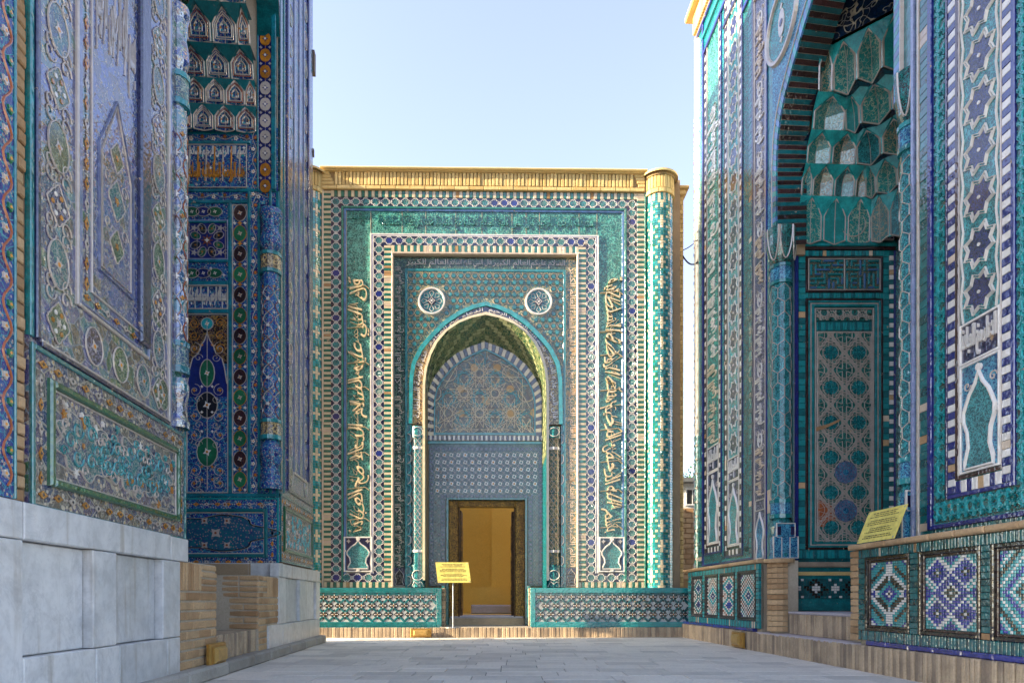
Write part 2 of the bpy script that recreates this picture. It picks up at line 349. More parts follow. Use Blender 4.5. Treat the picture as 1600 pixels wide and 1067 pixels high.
def girih(mb, b, px, py, n, k, R, wd_, w0, w1, m, inside=None, rosette=None, inner=True):
    """interlaced star straps: star polygons {n/k} on a staggered lattice, clipped to the panel b"""
    j = -1
    while b[1]+j*py/2 < b[3]+py:
        i = -1
        while b[0]+i*px < b[2]+px:
            cx = b[0]+i*px+(px/2 if j % 2 else 0)+px/2; cy = b[1]+j*py/2+py/2; i += 1
            for rr, kk in ((R, k), (R*.55, 1))[:2 if inner else 1]:
                P = [(cx+rr*cos(2*pi*q/n+pi/n), cy+rr*sin(2*pi*q/n+pi/n)) for q in range(n)]
                for q in range(n):
                    s_ = clip(*P[q], *P[(q+kk) % n], b)
                    if s_ and (inside is None or (inside(*s_[0]) and inside(*s_[1]))): mb.rib(list(s_), wd_, w0, w1, m)
            if rosette and b[0]+R*.5 < cx < b[2]-R*.5 and b[1]+R*.5 < cy < b[3]-R*.5 and (inside is None or inside(cx, cy)): mb.disc(cx, cy, R*.5, w0, (w0+w1)/2, rosette, n, pi/n)
        j += 1
# ---- writing
_T = {}; _cp = 0xFE80
for _ch, _n in zip("ءآأؤإئابةتثجحخدذرزسشصضطظعغفقكلمنهوىي", [1, 2, 2, 2, 2, 4, 2, 4, 2, 4, 4, 4, 4, 4, 2, 2, 2, 2, 4, 4, 4, 4, 4, 4, 4, 4, 4, 4, 4, 4, 4, 4, 4, 2, 2, 4]):
    _T[_ch] = (_cp, _n); _cp += _n
_T['\x01'] = (0xFEFB, 2)
def shape_ar(s):
    s = s.replace('لا', '\x01'); out = []
    for i, c in enumerate(s):
        if c not in _T: out.append(c); continue
        b, n = _T[c]; pv = i > 0 and s[i-1] in _T and _T[s[i-1]][1] == 4 and n > 1; nx = n == 4 and i+1 < len(s) and s[i+1] in _T and _T[s[i+1]][1] > 1
        out.append(chr(b+(3 if pv and nx else 1 if pv else 2 if nx else 0)))
    return ''.join(reversed(out))
_tx = {}
def text_mesh(s, fat=.012):
    if (s, fat) not in _tx:
        c = bpy.data.curves.new('t', 'FONT'); c.body = shape_ar(s); c.extrude = .5; c.resolution_u = 2; c.offset = fat
        o = bpy.data.objects.new('t', c); COL.objects.link(o); bpy.context.view_layer.update()
        me = bpy.data.meshes.new_from_object(o.evaluated_get(bpy.context.evaluated_depsgraph_get()))
        vv = [tuple(v.co) for v in me.vertices]; ff = [tuple(p.vertices) for p in me.polygons if not all(vv[i][2] < 0 for i in p.vertices)]
        bpy.data.objects.remove(o); bpy.data.curves.remove(c)
        x0 = min(v[0] for v in vv); x1 = max(v[0] for v in vv); y0 = min(v[1] for v in vv); y1 = max(v[1] for v in vv)
        _tx[(s, fat)] = ([((v[0]-x0)/(x1-x0), (v[1]-y0)/(y1-y0), v[2]) for v in vv], ff)
    return _tx[(s, fat)]
def script(mb, s, u0, v0, u1, v1, w0, w1, m, rot=0, fat=.012, fn=None, tall=0.0):
    """lettering filling a rectangle; rot 1: turned to read downwards (tops to the left), -1: tops to the right"""
    vv, ff = text_mesh(s, fat); out = []
    nw_ = max(1, s.count(' ')+1)
    for x, y, z in vv:
        if tall:
            y = (y/.45)*.33 if y < .45 else .33+(y-.45)/.55*.67
            x = min(1, max(0, x+.010*sin(y*5+x*40))); y = .04+.90*y+.05*sin(x*2*pi*nw_+1)
        if rot == 0: a, b = x, y
        elif rot == 1: a, b = 1-y, x
        else: a, b = y, 1-x
        p = (u0+(u1-u0)*a, v0+(v1-v0)*b)
        if fn: p = fn(*p)
        out.append((*p, w0+(z+.5)*(w1-w0)))
    mb.add(out, ff, m)
S1 = "قال النبي عليه السلام"; S2 = "الدعاء مخ العبادة"; S3 = "بسم الله الرحمن الرحيم"; S4 = "السلام عليكم"; S5 = "العالم الكبير"; S6 = "هذه الروضة السلطانية"
def curve_arch(uc, a, vs_, va, prof):
    """full arch outline from left spring to right spring"""
    h = [(uc-x*a, vs_+y*(va-vs_)) for x, y in prof]
    return h+[(2*uc-x, y) for x, y in h[-2::-1]]
P_FAR = [(1, 0), (1, .35), (.968, .5), (.895, .635), (.80, .74), (.63, .853), (.42, .93), (.21, .976), (0, 1)]
P_R = [(1, 0), (.975, .2), (.9, .37), (.8, .485), (.61, .63), (.43, .755), (.21, .88), (0, 1)]
def above(mb, pts, vt, w, m):
    """wall face between an arch and a level line above it"""
    for (a, b), (c, d) in zip(pts[:-1], pts[1:]):
        if abs(c-a) > 1e-5: mb.add([(a, b, w), (c, d, w), (c, vt, w), (a, vt, w)], [(0, 1, 2, 3)], m)
def band(mb, p, q, w0, w1, m):
    """a flat moulding between two outlines with the same number of points"""
    n = len(p); mb.add([(*a, w0) for a in p]+[(*a, w1) for a in p]+[(*a, w1) for a in q]+[(*a, w0) for a in q],
        [(k*n+i, k*n+i+1, (k+1)*n+i+1, (k+1)*n+i) for k in range(3) for i in range(n-1)], m)
def resample(pts, step):
    out = [pts[0]]; acc = 0
    for (a, b), (c, d) in zip(pts[:-1], pts[1:]):
        l = sqrt((c-a)**2+(d-b)**2); t = step-acc
        while t <= l: out.append((a+(c-a)*t/l, b+(d-b)*t/l)); t += step
        acc = l-(t-step)
    out.append(pts[-1]); return out
def resamp_n(pts, n):
    ls = [0]
    for (a, b), (c, d) in zip(pts[:-1], pts[1:]): ls.append(ls[-1]+sqrt((c-a)**2+(d-b)**2))
    out = []; k = 0
    for i in range(n+1):
        s_ = ls[-1]*i/n
        while k < len(ls)-2 and ls[k+1] < s_: k += 1
        f = (s_-ls[k])/max(1e-9, ls[k+1]-ls[k]); out.append((pts[k][0]+(pts[k+1][0]-pts[k][0])*f, pts[k][1]+(pts[k+1][1]-pts[k][1])*f))
    return out
def inside_of(pts):
    def f(x, y):
        c = False; n = len(pts)
        for i in range(n):
            (a, b), (p, q) = pts[i], pts[(i+1) % n]
            if (b > y) != (q > y) and x < (p-a)*(y-b)/(q-b)+a: c = not c
        return c
    return f
#@@BODY
# ------------------------------------------------------------------ ground and paving
g = MB(); g.add([(-900, -900, -.02), (900, -900, -.02), (900, 900, -.02), (-900, 900, -.02)], [(0, 1, 2, 3)], GRD)
g.build('ground', None, kind='structure')
g = MB(); g.add([(-4.2, -14, -.008), (4.6, -14, -.008), (4.6, 12.2, -.008), (-4.2, 12.2, -.008)], [(0, 1, 2, 3)], PVJ)
paving = g.build('pavement', None, kind='structure')
def slab_row(y, h, mb=None):
    x = -3.3-random.uniform(0, .4)
    while x < 3.6:
        l = random.choice((.30, .34, .42, .50, .58, .62)); 
        if mb is None:
            M = Matrix.Translation((x, y, random.uniform(-.0012, .0012))) @ Matrix.Rotation(random.uniform(-.0015, .0015), 4, 'X')
            if -.62*(y+.3) < x+l and x < .62*(y+.3) and x > -3.0-l and x < 3.3: link('paving_slab', boxmesh(l-.007, h-.007, .02, PV, .003, 'paving_slab'), paving, M)
        else: mb.box(x, y, x+l-.004, y+h-.004, -.02, random.uniform(-.001, .001), PV, .002)
        x += l
y = 4.75
while y < 11.35: slab_row(y, .305); y += .305
mb = MB(); y = 4.75-.3*52
for k in range(52): slab_row(y, .3, mb); y += .3
mb.build('paving_near', paving, kind='stuff')

# ------------------------------------------------------------------ far mausoleum, facing down the lane
Y0 = 11.55
FF = Frame((505-800)/FPX*Y0, Y0, cos(radians(.9)), sin(radians(.9)))
U = lambda p, w=0: FF.u(p, w)
Vl = lambda py, w=0: FF.v(505, py, w)
far = thing('mausoleum', 'green and turquoise tiled mausoleum closing the lane, golden brick cornice and open doorway', 'mausoleum', (0, 11.3, 0))
# solid masonry behind the tiles
b = MB(); aL, aR = U(664), U(854); vt = Vl(268); PXM = U(521)-U(505)
PXM /= 16
uc = U(759); sc = (U(854)-U(664))/190
def AR(half, w=0):
    pts = [(uc-dx*sc, Vl(py)) for dx, py in half]; return pts+[(2*uc-x, y_) for x, y_ in pts[-2::-1]]
h_cream_o = [(99, 660), (99, 600), (96, 574), (89, 549), (79, 530), (62, 511), (41, 497), (20, 489.5), (0, 484.5)]
h_cream_i = [(95, 660), (95, 600), (92, 575), (85, 552), (76, 534), (60, 515), (40, 501.5), (20, 494), (0, 490)]
h_tq_o = [(121, 660), (120, 590), (116, 563), (103, 538), (86, 518), (63, 496), (41, 482), (20, 473), (0, 468)]
h_tq_i = [(115, 660), (114, 592), (110, 566), (98, 542.5), (81.5, 523), (60, 502), (39, 488), (19, 479), (0, 474)]
WB = -.47
def ARb(half):
    u2 = U(757.5, WB); k2 = PXM*(Y0-WB)/Y0; pts = [(u2-dx*k2, FF.v(505, py, WB)) for dx, py in half]
    return pts+[(2*u2-x, y_) for x, y_ in pts[-2::-1]]
h_st_o = [(90, 680), (90, 620), (87, 603), (79.5, 588), (65, 568), (45, 551), (22, 540), (0, 532.5)]
h_st_i = [(80, 680), (80, 625), (76, 607), (68, 592), (52, 573), (32, 558), (14, 549), (0, 543)]
cr_i, cr_o = AR(h_cream_i), AR(h_cream_o); tq_o, tq_i = AR(h_tq_o), AR(h_tq_i); st_o, st_i = ARb(h_st_o), ARb(h_st_i)
base_v = .17
b.solid(U(466), 0, aL, vt, -1.0, -.14, CORE); b.solid(aR, 0, U(1066), vt, -1.0, -.14, CORE)
cb = [(aL, base_v)]+cr_i+[(aR, base_v)]
above(b, cb, vt, -.14, CORE)
b.solid(aL, Vl(455), aR, vt, -1.0, -.16, CORE)
b.solid(U(466), 0, U(545), 4.3, -5, -1.02, CORE); b.solid(U(985), 0, U(1062), 3.1, -5, -1.02, CORE); b.solid(U(466), 0, U(1062), 3.1, -5.4, -5.0, CORE)  # unseen left block raised to keep direct sun out of the room
b.build('wall', far, FF)
# arch reveal: plain jambs and the green and yellow soffit
b = MB(); inn = [(st_o[0][0], base_v)]+st_o+[(st_o[-1][0], base_v)]; out = [(cr_i[0][0], base_v)]+cr_i+[(cr_i[-1][0], base_v)]
n = 48; pi_, po_ = resamp_n(inn, n), resamp_n(out, n)
for i in range(n):
    m = TD if (i < 12 or i >= n-12) else A_soff
    b.add([(*po_[i], 0), (*po_[i+1], 0), (*pi_[i+1], WB), (*pi_[i], WB)], [(0, 1, 2, 3)], m)
b.build('arch_soffit', far, FF)
# chevrons of yellow and green brick on the soffit
b = MB()
def onsoff(t, s_, h=.006):
    """t along the arch 0..1, s_ depth 0..1"""
    i = min(n-1, max(0, int(t*n))); f = t*n-i
    ax, ay = po_[i][0]+(po_[i+1][0]-po_[i][0])*f, po_[i][1]+(po_[i+1][1]-po_[i][1])*f
    bx, by = pi_[i][0]+(pi_[i+1][0]-pi_[i][0])*f, pi_[i][1]+(pi_[i+1][1]-pi_[i][1])*f
    x, y_ = ax+(bx-ax)*s_, ay+(by-ay)*s_; dx, dy = uc-x, Vl(600)-y_; l = sqrt(dx*dx+dy*dy) or 1
    return (x+dx/l*h, y_+dy/l*h, WB*s_)
NT, ND = 150, 11
for i in range(int(NT*.25), int(NT*.75)):
    for j in range(ND):
        q = (i+(j if i < NT/2 else -j)) % 6
        if q < 2 and (i*7+j*3) % 5:
            t0, t1, s0, s1 = i/NT, (i+.92)/NT, j/ND, (j+.9)/ND
            b.add([onsoff(t0, s0), onsoff(t1, s0), onsoff(t1, s1), onsoff(t0, s1)], [(0, 1, 2, 3)], YG)
b.build('soffit_brickwork', far, FF, kind='stuff')
# back wall of the niche: tympanum, striped bands, star-tiled wall round the door
b = MB(); vb = lambda py: FF.v(505, py, WB); ub = lambda px: FF.u(px, WB)
dl, dr, dtop = ub(697), ub(824), vb(777)
b.box(ub(655), 0, dl, vb(690), WB-.2, WB-.02, CORE); b.box(dr, 0, ub(865), vb(690), WB-.2, WB-.02, CORE)
b.box(dl, dtop, dr, vb(690), WB-.2, WB-.02, CORE); b.box(ub(650), vb(690), ub(868), vb(480), WB-.2, WB-.03, CORE)
b.build('niche_back_wall', far, FF)
b = MB(); tp = st_i; b.poly(tp, WB-.05, WB-.008, A_tym)
ins = inside_of(tp); bb = (ub(676), vb(676), ub(841), vb(541))
girih(b, bb, .56, .72, 12, 5, .27, .011, WB-.01, WB+.003, CR, inside=ins)
girih(b, (bb[0]-.28, bb[1]-.1, bb[2], bb[3]), .56, .72, 10, 3, .18, .009, WB-.01, WB+.002, TL, inside=lambda x, y_: ins(x, y_) and bb[0] < x < bb[2] and bb[1] < y_)
for px, py in ((720, 606), (759, 625), (797, 606), (741, 573), (777, 573), (720, 645), (797, 645), (834, 643)):
    if ins(ub(px), vb(py)): b.disc(ub(px), vb(py), .07, WB-.01, WB-.001, BR, 10)
b.build('tympanum', far, FF)
b = MB(); band(b, resamp_n(st_i, 60), resamp_n(AR_ := [(x, y_) for x, y_ in ARb([(78, 680), (78, 626), (74, 608.5), (66, 594), (50.5, 575), (31, 560.5), (13.5, 551.5), (0, 545.5)])], 60), WB-.01, WB+.012, TQ)
b.box(ub(677), vb(679), ub(840), vb(675), WB-.02, WB+.014, TQ, .003); b.build('tympanum_edge', far, FF)
# striped voussoirs, each a tile
so, si = resamp_n(st_o, 62), resamp_n(st_i, 62)
for i in range(62):
    c = MB(); q = [so[i], so[i+1], si[i+1], si[i]]; cx = sum(p[0] for p in q)/4; cy = sum(p[1] for p in q)/4
    q = [((x-cx)*.92+cx, (y_-cy)*.95+cy) for x, y_ in q]; c.poly(q, WB-.02, WB+.02, BK if i % 2 else CR); c.build('voussoir', far, FF)
b = MB(); b.box(ub(667), vb(688), ub(850), vb(679), WB-.02, WB+.01, MO)
b.build('stripe_bed', far, FF)
nn_ = 50; xa, xb = ub(668), ub(849)
for i in range(nn_):
    put('stripe_tile', boxmesh((xb-xa)/nn_-.004, .085, .03, (NV, WH)[i % 2], .004, 'stripe_tile'), far, FF, xa+(xb-xa)*i/nn_, vb(687.5), WB+.03)
b = MB(); b.box(ub(667), vb(693), ub(850), vb(688.5), WB-.02, WB+.02, TQ, .004); b.build('teal_string_course', far, FF)
# door wall tiling
b = MB()
def dw(x0, y1, x1, y0_, m=A_door): b.box(ub(x0), vb(y1), ub(x1), vb(y0_), WB-.02, WB, m)
dw(670, 915, 696, 693); dw(825, 915, 849, 693); dw(696, 777, 825, 693)
b.build('door_wall_tiles', far, FF)
b = MB(); S = PXM*1.05
def lattice(x0, y0_, x1, y1_, px_, m1, m2, wd_=.009):
    """net of small crossing straps with a dark diamond in each opening"""
    a0, b0, a1, b1 = ub(x0), vb(y0_), ub(x1), vb(y1_); nx = max(1, round((x1-x0)/px_)); ny = max(1, round((y0_-y1_)/px_)); dx, dy = (a1-a0)/nx, (b1-b0)/ny
    for i in range(nx):
        for j in range(ny):
            cx, cy = a0+(i+.5)*dx, b0+(j+.5)*dy
            b.poly([(cx-dx*.36, cy), (cx, cy-dy*.36), (cx+dx*.36, cy), (cx, cy+dy*.36)], WB, WB+.004, m1[(i+j) % len(m1)])
            for k in (1, -1): b.rib([(cx-dx/2, cy-k*dy/2), (cx+dx/2, cy+k*dy/2)], wd_, WB, WB+.007, m2)
lattice(671, 913, 678, 697, 7, (NV,), LV); lattice(841, 913, 848, 697, 7, (NV,), LV); lattice(678, 704, 841, 697, 7, (NV,), LV)
lattice(688, 913, 696, 772, 7.5, (NV,), LV); lattice(825, 913, 833, 772, 7.5, (NV,), LV); lattice(688, 778, 833, 771, 7.5, (NV,), LV)
lattice(678, 913, 688, 772, 5, (TD, NV, TQ), PK, .006); lattice(833, 913, 841, 772, 5, (TD, NV, TQ), PK, .006)
for r in range(6):
    for c in range(15):
        x, y_ = ub(683.5+c*10.9), vb(710+r*11.2)
        b.disc(x, y_, .042, WB, WB+.006, WH, 8, pi/8, .03); b.disc(x, y_, .022, WB, WB+.009, (NV, OC, TD)[(r*2+c) % 3], 6)
        for k in range(4):
            a = pi/4+k*pi/2; b.rib([(x+.04*cos(a), y_+.04*sin(a)), (x+.085*cos(a), y_+.085*sin(a))], .008, WB, WB+.006, PK)
        x += PXM*5.4; y_ -= PXM*5.6
        if r < 5 and c < 14: b.disc(x, y_, .024, WB, WB+.005, NV, 6); b.rib(star(x, y_, .045, .045, 4), .007, WB, WB+.006, LV, True)
b.build('door_wall_stars', far, FF, kind='stuff')
b = MB(); t = PXM*4
b.box(dl, .17, dl+t, dtop, WB-.1, WB+.02, TQ, .004); b.box(dr-t, .17, dr, dtop, WB-.1, WB+.02, TQ, .004); b.box(dl+t, dtop-t*.8, dr-t, dtop, WB-.1, WB+.02, TQ, .004)
b.build('door_tile_edging', far, FF)
# carved wooden frame, two leaves folded back, threshold, room
fr_ = MB(); W1 = WB-.06; fl_, frr = dl+t+.002, dr-t-.002; ft = dtop-t*.8-.002; fo = ub(719), ub(806)
fr_.box(fl_, .32, fl_+.17, ft, W1-.12, W1, A_wood, .012); fr_.box(frr-.17, .32, frr, ft, W1-.12, W1, A_wood, .012); fr_.box(fl_+.17, ft-.12, frr-.17, ft, W1-.12, W1, A_wood, .012)
df = fr_.build('door_frame', far, FF)
for x0, x1 in ((fl_+.17, fl_+.195), (frr-.195, frr-.17)):
    c = MB(); c.box(x0, .33, x1, ft-.12, W1-.10, W1+.012, A_wdk, .004); c.build('frame_fillet', df, FF)
c = MB(); c.solid(fl_+.175, .34, fl_+.215, ft-.16, W1-.62, W1-.14, A_wdk); lf = c.build('door_leaf', far, FF)
c = MB(); c.solid(frr-.235, .34, frr-.18, ft-.18, W1-.66, W1-.14, A_wdk); lf2 = c.build('door_leaf', far, FF)
for l_, x in ((lf, fl_+.216), (lf2, frr-.236)):
    for k in range(3):
        c = MB(); c.solid(x-.012, .42+k*.55, x+.012, .88+k*.55, W1-.56, W1-.22, A_wood); c.build('carved_panel', l_, FF)
c = MB(); c.box(fl_, .05, frr, .30, W1-1.0, W1+.02, BRD, .01); c.build('door_step', far, FF)
c = MB(); c.box(fl_+.02, .30, frr-.02, .345, W1-.9, W1+.005, PLG, .012); c.build('threshold', far, FF)
r_ = MB(); wz = -3.9  # unseen top left roofless so skylight brightens the room
r_.add([(ub(560), .34, wz), (ub(975), .34, wz), (ub(975), 3.1, wz), (ub(560), 3.1, wz)], [(0, 1, 2, 3)], YW)
r_.add([(ub(560), .34, -.75), (ub(560), .34, wz), (ub(560), 3.1, wz), (ub(560), 3.1, -.75)], [(0, 1, 2, 3)], YW)
r_.add([(ub(975), .34, -.75), (ub(975), .34, wz), (ub(975), 3.1, wz), (ub(975), 3.1, -.75)], [(0, 1, 2, 3)], YW)
r_.add([(ub(560), .34, -.75), (ub(975), .34, -.75), (ub(975), .34, wz), (ub(560), .34, wz)], [(0, 1, 2, 3)], YW)
r_.solid(FF.u(768, -3.5), .9, FF.u(840, -3.5), 3.1, -3.88, -3.5, YW); r_.solid(FF.u(700, -3.3), .34, FF.u(840, -3.3), .92, -3.88, -3.3, YW)
r_.build('inner_room', far, FF)
# ---- facade frames
b = MB(); w0 = -.14
b.box(U(505), Vl(918), U(613), Vl(396), w0, -.03, MO); b.box(U(902), Vl(918), U(1007), Vl(396), w0, -.03, MO); b.box(U(505), Vl(396), U(1007), Vl(297), w0, -.03, MO); b.box(U(613), Vl(918), U(641), Vl(661), w0, -.085, MO); b.box(U(877), Vl(918), U(902), Vl(661), w0, -.085, MO)
b.build('tile_bed', far, FF)
b = MB(); b.box(U(541.5), Vl(838), U(578), Vl(327.5), -.12, -.025, A_far); b.box(U(936), Vl(838), U(975), Vl(327.5), -.12, -.025, A_far)
b.box(U(578), Vl(363.5), U(936), Vl(327.5), -.12, -.025, A_far); b.build('inscription_ground', far, FF)
# joints of the relief slabs in the broad inscription band
x = U(541.5); 
for i, px in enumerate((579, 628, 665, 712, 753, 800, 822, 843, 905, 933)):
    b = MB(); b.box(U(px)-.004, Vl(363.5), U(px)+.004, Vl(328), -.03, -.021, MO); b.build('slab_joint', far, FF)
b = MB(); M_ = glaze('tan_lettering', (.60, .49, .30), rough=.3, var=.3, chip=.62)
script(b, S1+" "+S2, U(543), Vl(832), U(577), Vl(433), -.03, .012, M_, 1, .002, tall=1); script(b, S3+" "+S6+" "+S4, U(544), Vl(826), U(566), Vl(440), -.03, .004, M_, 1, -.02, tall=1); b.build('inscription', far, FF)
b = MB(); script(b, S3+" "+S6, U(938), Vl(832), U(973), Vl(430), -.03, .012, M_, -1, .002, tall=1); script(b, S1+" "+S2+" "+S4, U(948), Vl(826), U(972), Vl(440), -.03, .004, M_, -1, -.02, tall=1); b.build('inscription', far, FF)
for a0, a1 in ((543, 577), (938, 973)):
    b = MB()
    for k in range(8):
        y_ = 820-k*52+random.uniform(-9, 9); b.rib([(U(a0), Vl(y_)), (U(a0+(a1-a0)*.8), Vl(y_-3)), (U(a1), Vl(y_+2))], .016, -.03, .01, M_)
    b.build('letter_strokes', far, FF, kind='stuff')
b = MB()
for u0, u1, v0, v1 in ((548, 572, 345, 331), (590, 930, 358, 334)):
    script(b, S3+" "+S1+" "+S2+" "+S6 if u1-u0 > 100 else S4, U(u0), Vl(v0), U(u1), Vl(v1), -.03, -.008, A_far, 0, .01)
b.build('relief_inscription', far, FF)
# frame lines
b = MB()
for (x0, x1, top, m, w) in ((534, 536.5, 322, GN, .012), (537, 541.5, 324, SB, -.005)):
    mm = 1509-1
for xl, xr, yt, wt, m, w in ((533.5, 979, 321.8, 3, GN, .012), (537, 975.5, 324.5, 3.6, SB, -.006)):
    b.box(U(xl), Vl(908), U(xl+wt), Vl(yt), -.12, w, m, .003); b.box(U(xr-wt), Vl(908), U(xr), Vl(yt), -.12, w, m, .003); b.box(U(xl+wt), Vl(yt+wt), U(xr-wt), Vl(yt), -.12, w, m, .003)
for xl, xr, yt, wt, m, w in ((578.3, 935.6, 364, 2.2, WH, .004), (580.6, 933.4, 366, 2.0, TT, .001), (582.4, 931.8, 367, 1.2, WH, .004)):
    b.box(U(xl), Vl(895), U(xl+wt), Vl(yt), -.12, w, m, .002); b.box(U(xr-wt), Vl(895), U(xr), Vl(yt), -.12, w, m, .002); b.box(U(xl+wt), Vl(yt+wt), U(xr-wt), Vl(yt), -.12, w, m, .002)
for xl, xr, yt, wt, m, w in ((611.8, 904, 393, 2.6, WO, .016), (632, 884.6, 416, 4, TQ, -.055)):
    b.box(U(xl), Vl(917), U(xl+wt), Vl(yt), -.14, w, m, .004); b.box(U(xr-wt), Vl(917), U(xr), Vl(yt), -.14, w, m, .004); b.box(U(xl+wt), Vl(yt+wt), U(xr-wt), Vl(yt), -.14, w, m, .004)
b.box(U(503), Vl(918), U(505.8), Vl(297), -.14, .02, WO, .004); b.box(U(1007), Vl(918), U(1009.5), Vl(297), -.14, .02, GN, .004)
b.build('frame_moulding', far, FF)
# star tiles, one object each
sm = MB(); sm.box(-.5, -.5, .5, .5, -.02, .0, NV)
sm.poly(star(0, 0, .40, .30, 8, pi/8), -.01, .022, A_star); ov = star(0, 0, .46, .345, 8, pi/8); sm.rib(ov, .078, .0, .055, WH, True)
for k in range(4):
    c_, s_ = cos(k*pi/2), sin(k*pi/2)
    for q in (1, -1):
        x, y_ = .425, .176*q; X, Y_ = .5, 0
        sm.rib([(x*c_-y_*s_, x*s_+y_*c_), (X*c_-Y_*s_, X*s_+Y_*c_)], .05, 0, .045, WH)
for k in range(4):
    a = pi/4+k*pi/2; sm.disc(.62*cos(a)*.72, .62*sin(a)*.72, .05, 0, .02, MG, 4)
star_me = mesh_of(sm, 'star_tile'); sm2 = MB(); sm2.V = sm.V; sm2.F = sm.F; sm2.I = sm.I; sm2.m = [CB if q is A_star else q for q in sm.m]; star_me2 = mesh_of(sm2, 'star_tile')
sx, sy = PXM*15.7, PXM*14.0
def stars(xa, ya, xb_, yb_, w=-.004):
    a0, a1, v0, v1 = U(xa), U(xb_), Vl(ya), Vl(yb_); nx = max(1, round((a1-a0)/sx)); ny = max(1, round((v1-v0)/sy)); dx, dy = (a1-a0)/nx, (v1-v0)/ny
    for i in range(nx):
        for j in range(ny):
            o = link('star_tile', star_me2 if random.random() < .14 else star_me, far, FF.M @ Matrix.Translation((a0+(i+.5)*dx, v0+(j+.5)*dy, w+random.uniform(-.003, .003))) @ Matrix.Rotation(random.uniform(-.025, .025), 4, 'Z') @ Matrix.Rotation(random.uniform(-.03, .03), 4, 'Y') @ Matrix.Diagonal((dx, dy, .16, 1)))
stars(517, 321.7, 995.5, 308); stars(517, 909, 533, 321.7); stars(979.5, 909, 995.5, 321.7); stars(533, 909, 584, 895); stars(931, 909, 979.5, 895)
stars(584, 382, 931.5, 368); stars(584, 909, 600, 382); stars(915.5, 909, 931.5, 382)
# green and cream stripe borders
b = MB(); V2 = (CR, GN)
strip(b, U(505.8), Vl(907), U(517), Vl(298), PXM*3.95, V2, True, joint=.004); strip(b, U(995.5), Vl(907), U(1007), Vl(298), PXM*3.95, V2, True, joint=.004)
strip(b, U(517), Vl(307.5), U(995.5), Vl(297.6), PXM*5.3, V2, joint=.006)
strip(b, U(600.4), Vl(907), U(611.6), Vl(383), PXM*3.95, V2, True, joint=.004); strip(b, U(904), Vl(907), U(915.5), Vl(383), PXM*3.95, V2, True, joint=.004)
strip(b, U(611.6), Vl(392.5), U(904), Vl(382.6), PXM*5.0, V2, joint=.006)
strip(b, U(505.8), Vl(917.5), U(611.6), Vl(909), PXM*5.0, V2, joint=.006); strip(b, U(904), Vl(917.5), U(1007), Vl(909), PXM*5.0, V2, joint=.006)
b.build('stripe_border', far, FF, kind='stuff')
# vase-shaped panels
for x0, x1 in ((537, 582), (936, 976)):
    b = MB(); b.box(U(x0), Vl(893), U(x1), Vl(838), -.12, -.012, NV); b.build('vase_panel_ground', far, FF)
    b = MB(); a0, a1 = U(x0), U(x1); ring(b, a0, Vl(893), a1, Vl(838), .022, -.02, .008, WH)
    og = ogee((a0+a1)/2, Vl(888), (a1-a0)*.44, Vl(844)-Vl(888)); vp = b.build('vase_panel_frame', far, FF)
    b = MB(); b.poly(og, -.02, .0, A_rt); b.rib(og, .028, -.012, .016, WH, True)
    b.disc((a0+a1)/2, Vl(841.5), .035, -.01, .014, WH, 8); b.disc((a0+a1)/2, Vl(890), .03, -.01, .014, WH, 8)
    for k in (-1, 1): b.disc((a0+a1)/2+k*(a1-a0)*.33, Vl(845), .04, -.012, .004, PK, 8, 0, .02); b.disc((a0+a1)/2+k*(a1-a0)*.46, Vl(860), .02, -.012, .01, WH, 6)
    b.build('vase_motif', far, FF)
# inner recess: narrow inscription, turquoise bar, spandrel
b = MB(); WI = -.08
b.box(U(614.6), Vl(886), U(632), Vl(397), -.14, WI, A_fdk); b.box(U(884.6), Vl(886), U(901.5), Vl(397), -.14, WI, A_spn); b.box(U(632), Vl(415.5), U(884.6), Vl(397), -.14, WI, A_fdk)  # left and top legs coloured as shaded, right leg as sunlit
b.build('narrow_inscription_ground', far, FF)
b = MB(); k = 0
for s_, x0, x1 in ((S5, 634, 700), (S1, 702, 768), (S5, 770, 828), (S4, 830, 883)): script(b, s_, U(x0), Vl(413), U(x1), Vl(400), WI-.01, WI+.010, PK, 0, .0)
for i in range(7):
    y_ = 884-i*68
    script(b, (S1, S5, S2)[i % 3], U(616), Vl(y_), U(630), Vl(y_-64), WI-.01, WI+.010, PK if i > 3 else WO, 1, .0); script(b, (S5, S2, S6)[i % 3], U(887), Vl(y_), U(900), Vl(y_-64), WI-.01, WI+.010, WO, -1, .0)
b.build('narrow_inscription', far, FF)
for x0, x1 in ((614.6, 631.5), (885, 902)):
    b = MB(); a0, a1 = U(x0), U(x1); b.box(a0, Vl(915), a1, Vl(886), -.14, WI, NV); og = ogee((a0+a1)/2, Vl(914), (a1-a0)*.46, Vl(888)-Vl(914)); b.poly(og, WI, WI+.008, BK); b.rib(og, .014, WI, WI+.014, PK, True); b.build('foot_niche_tile', far, FF)
b = MB()
for x0, x1 in ((636, 641.5), (877, 881)):
    b.box(U(x0), Vl(917), U(x1), Vl(661), -.14, -.075, TD, .003)
    for i in range(16):
        y_ = 915-i*16; b.rib([(U(x0), Vl(y_)), (U(x1), Vl(y_-5)), (U(x1), Vl(y_-13)), (U(x0), Vl(y_-16))], .018, -.08, -.05, TL if i % 2 else PK)
b.build('interlace_strip', far, FF, kind='stuff')
b = MB(); above(b, [(U(636), Vl(660))]+[(max(U(636), x), y_) for x, y_ in tq_o]+[(U(880.6), Vl(660))], Vl(420), -.068, A_spn); b.build('spandrel', far, FF)
b = MB(); tqp = inside_of([(U(630), 0)]+tq_o+[(U(890), 0)])
med = [(U(674), Vl(467)), (U(842), Vl(467))]
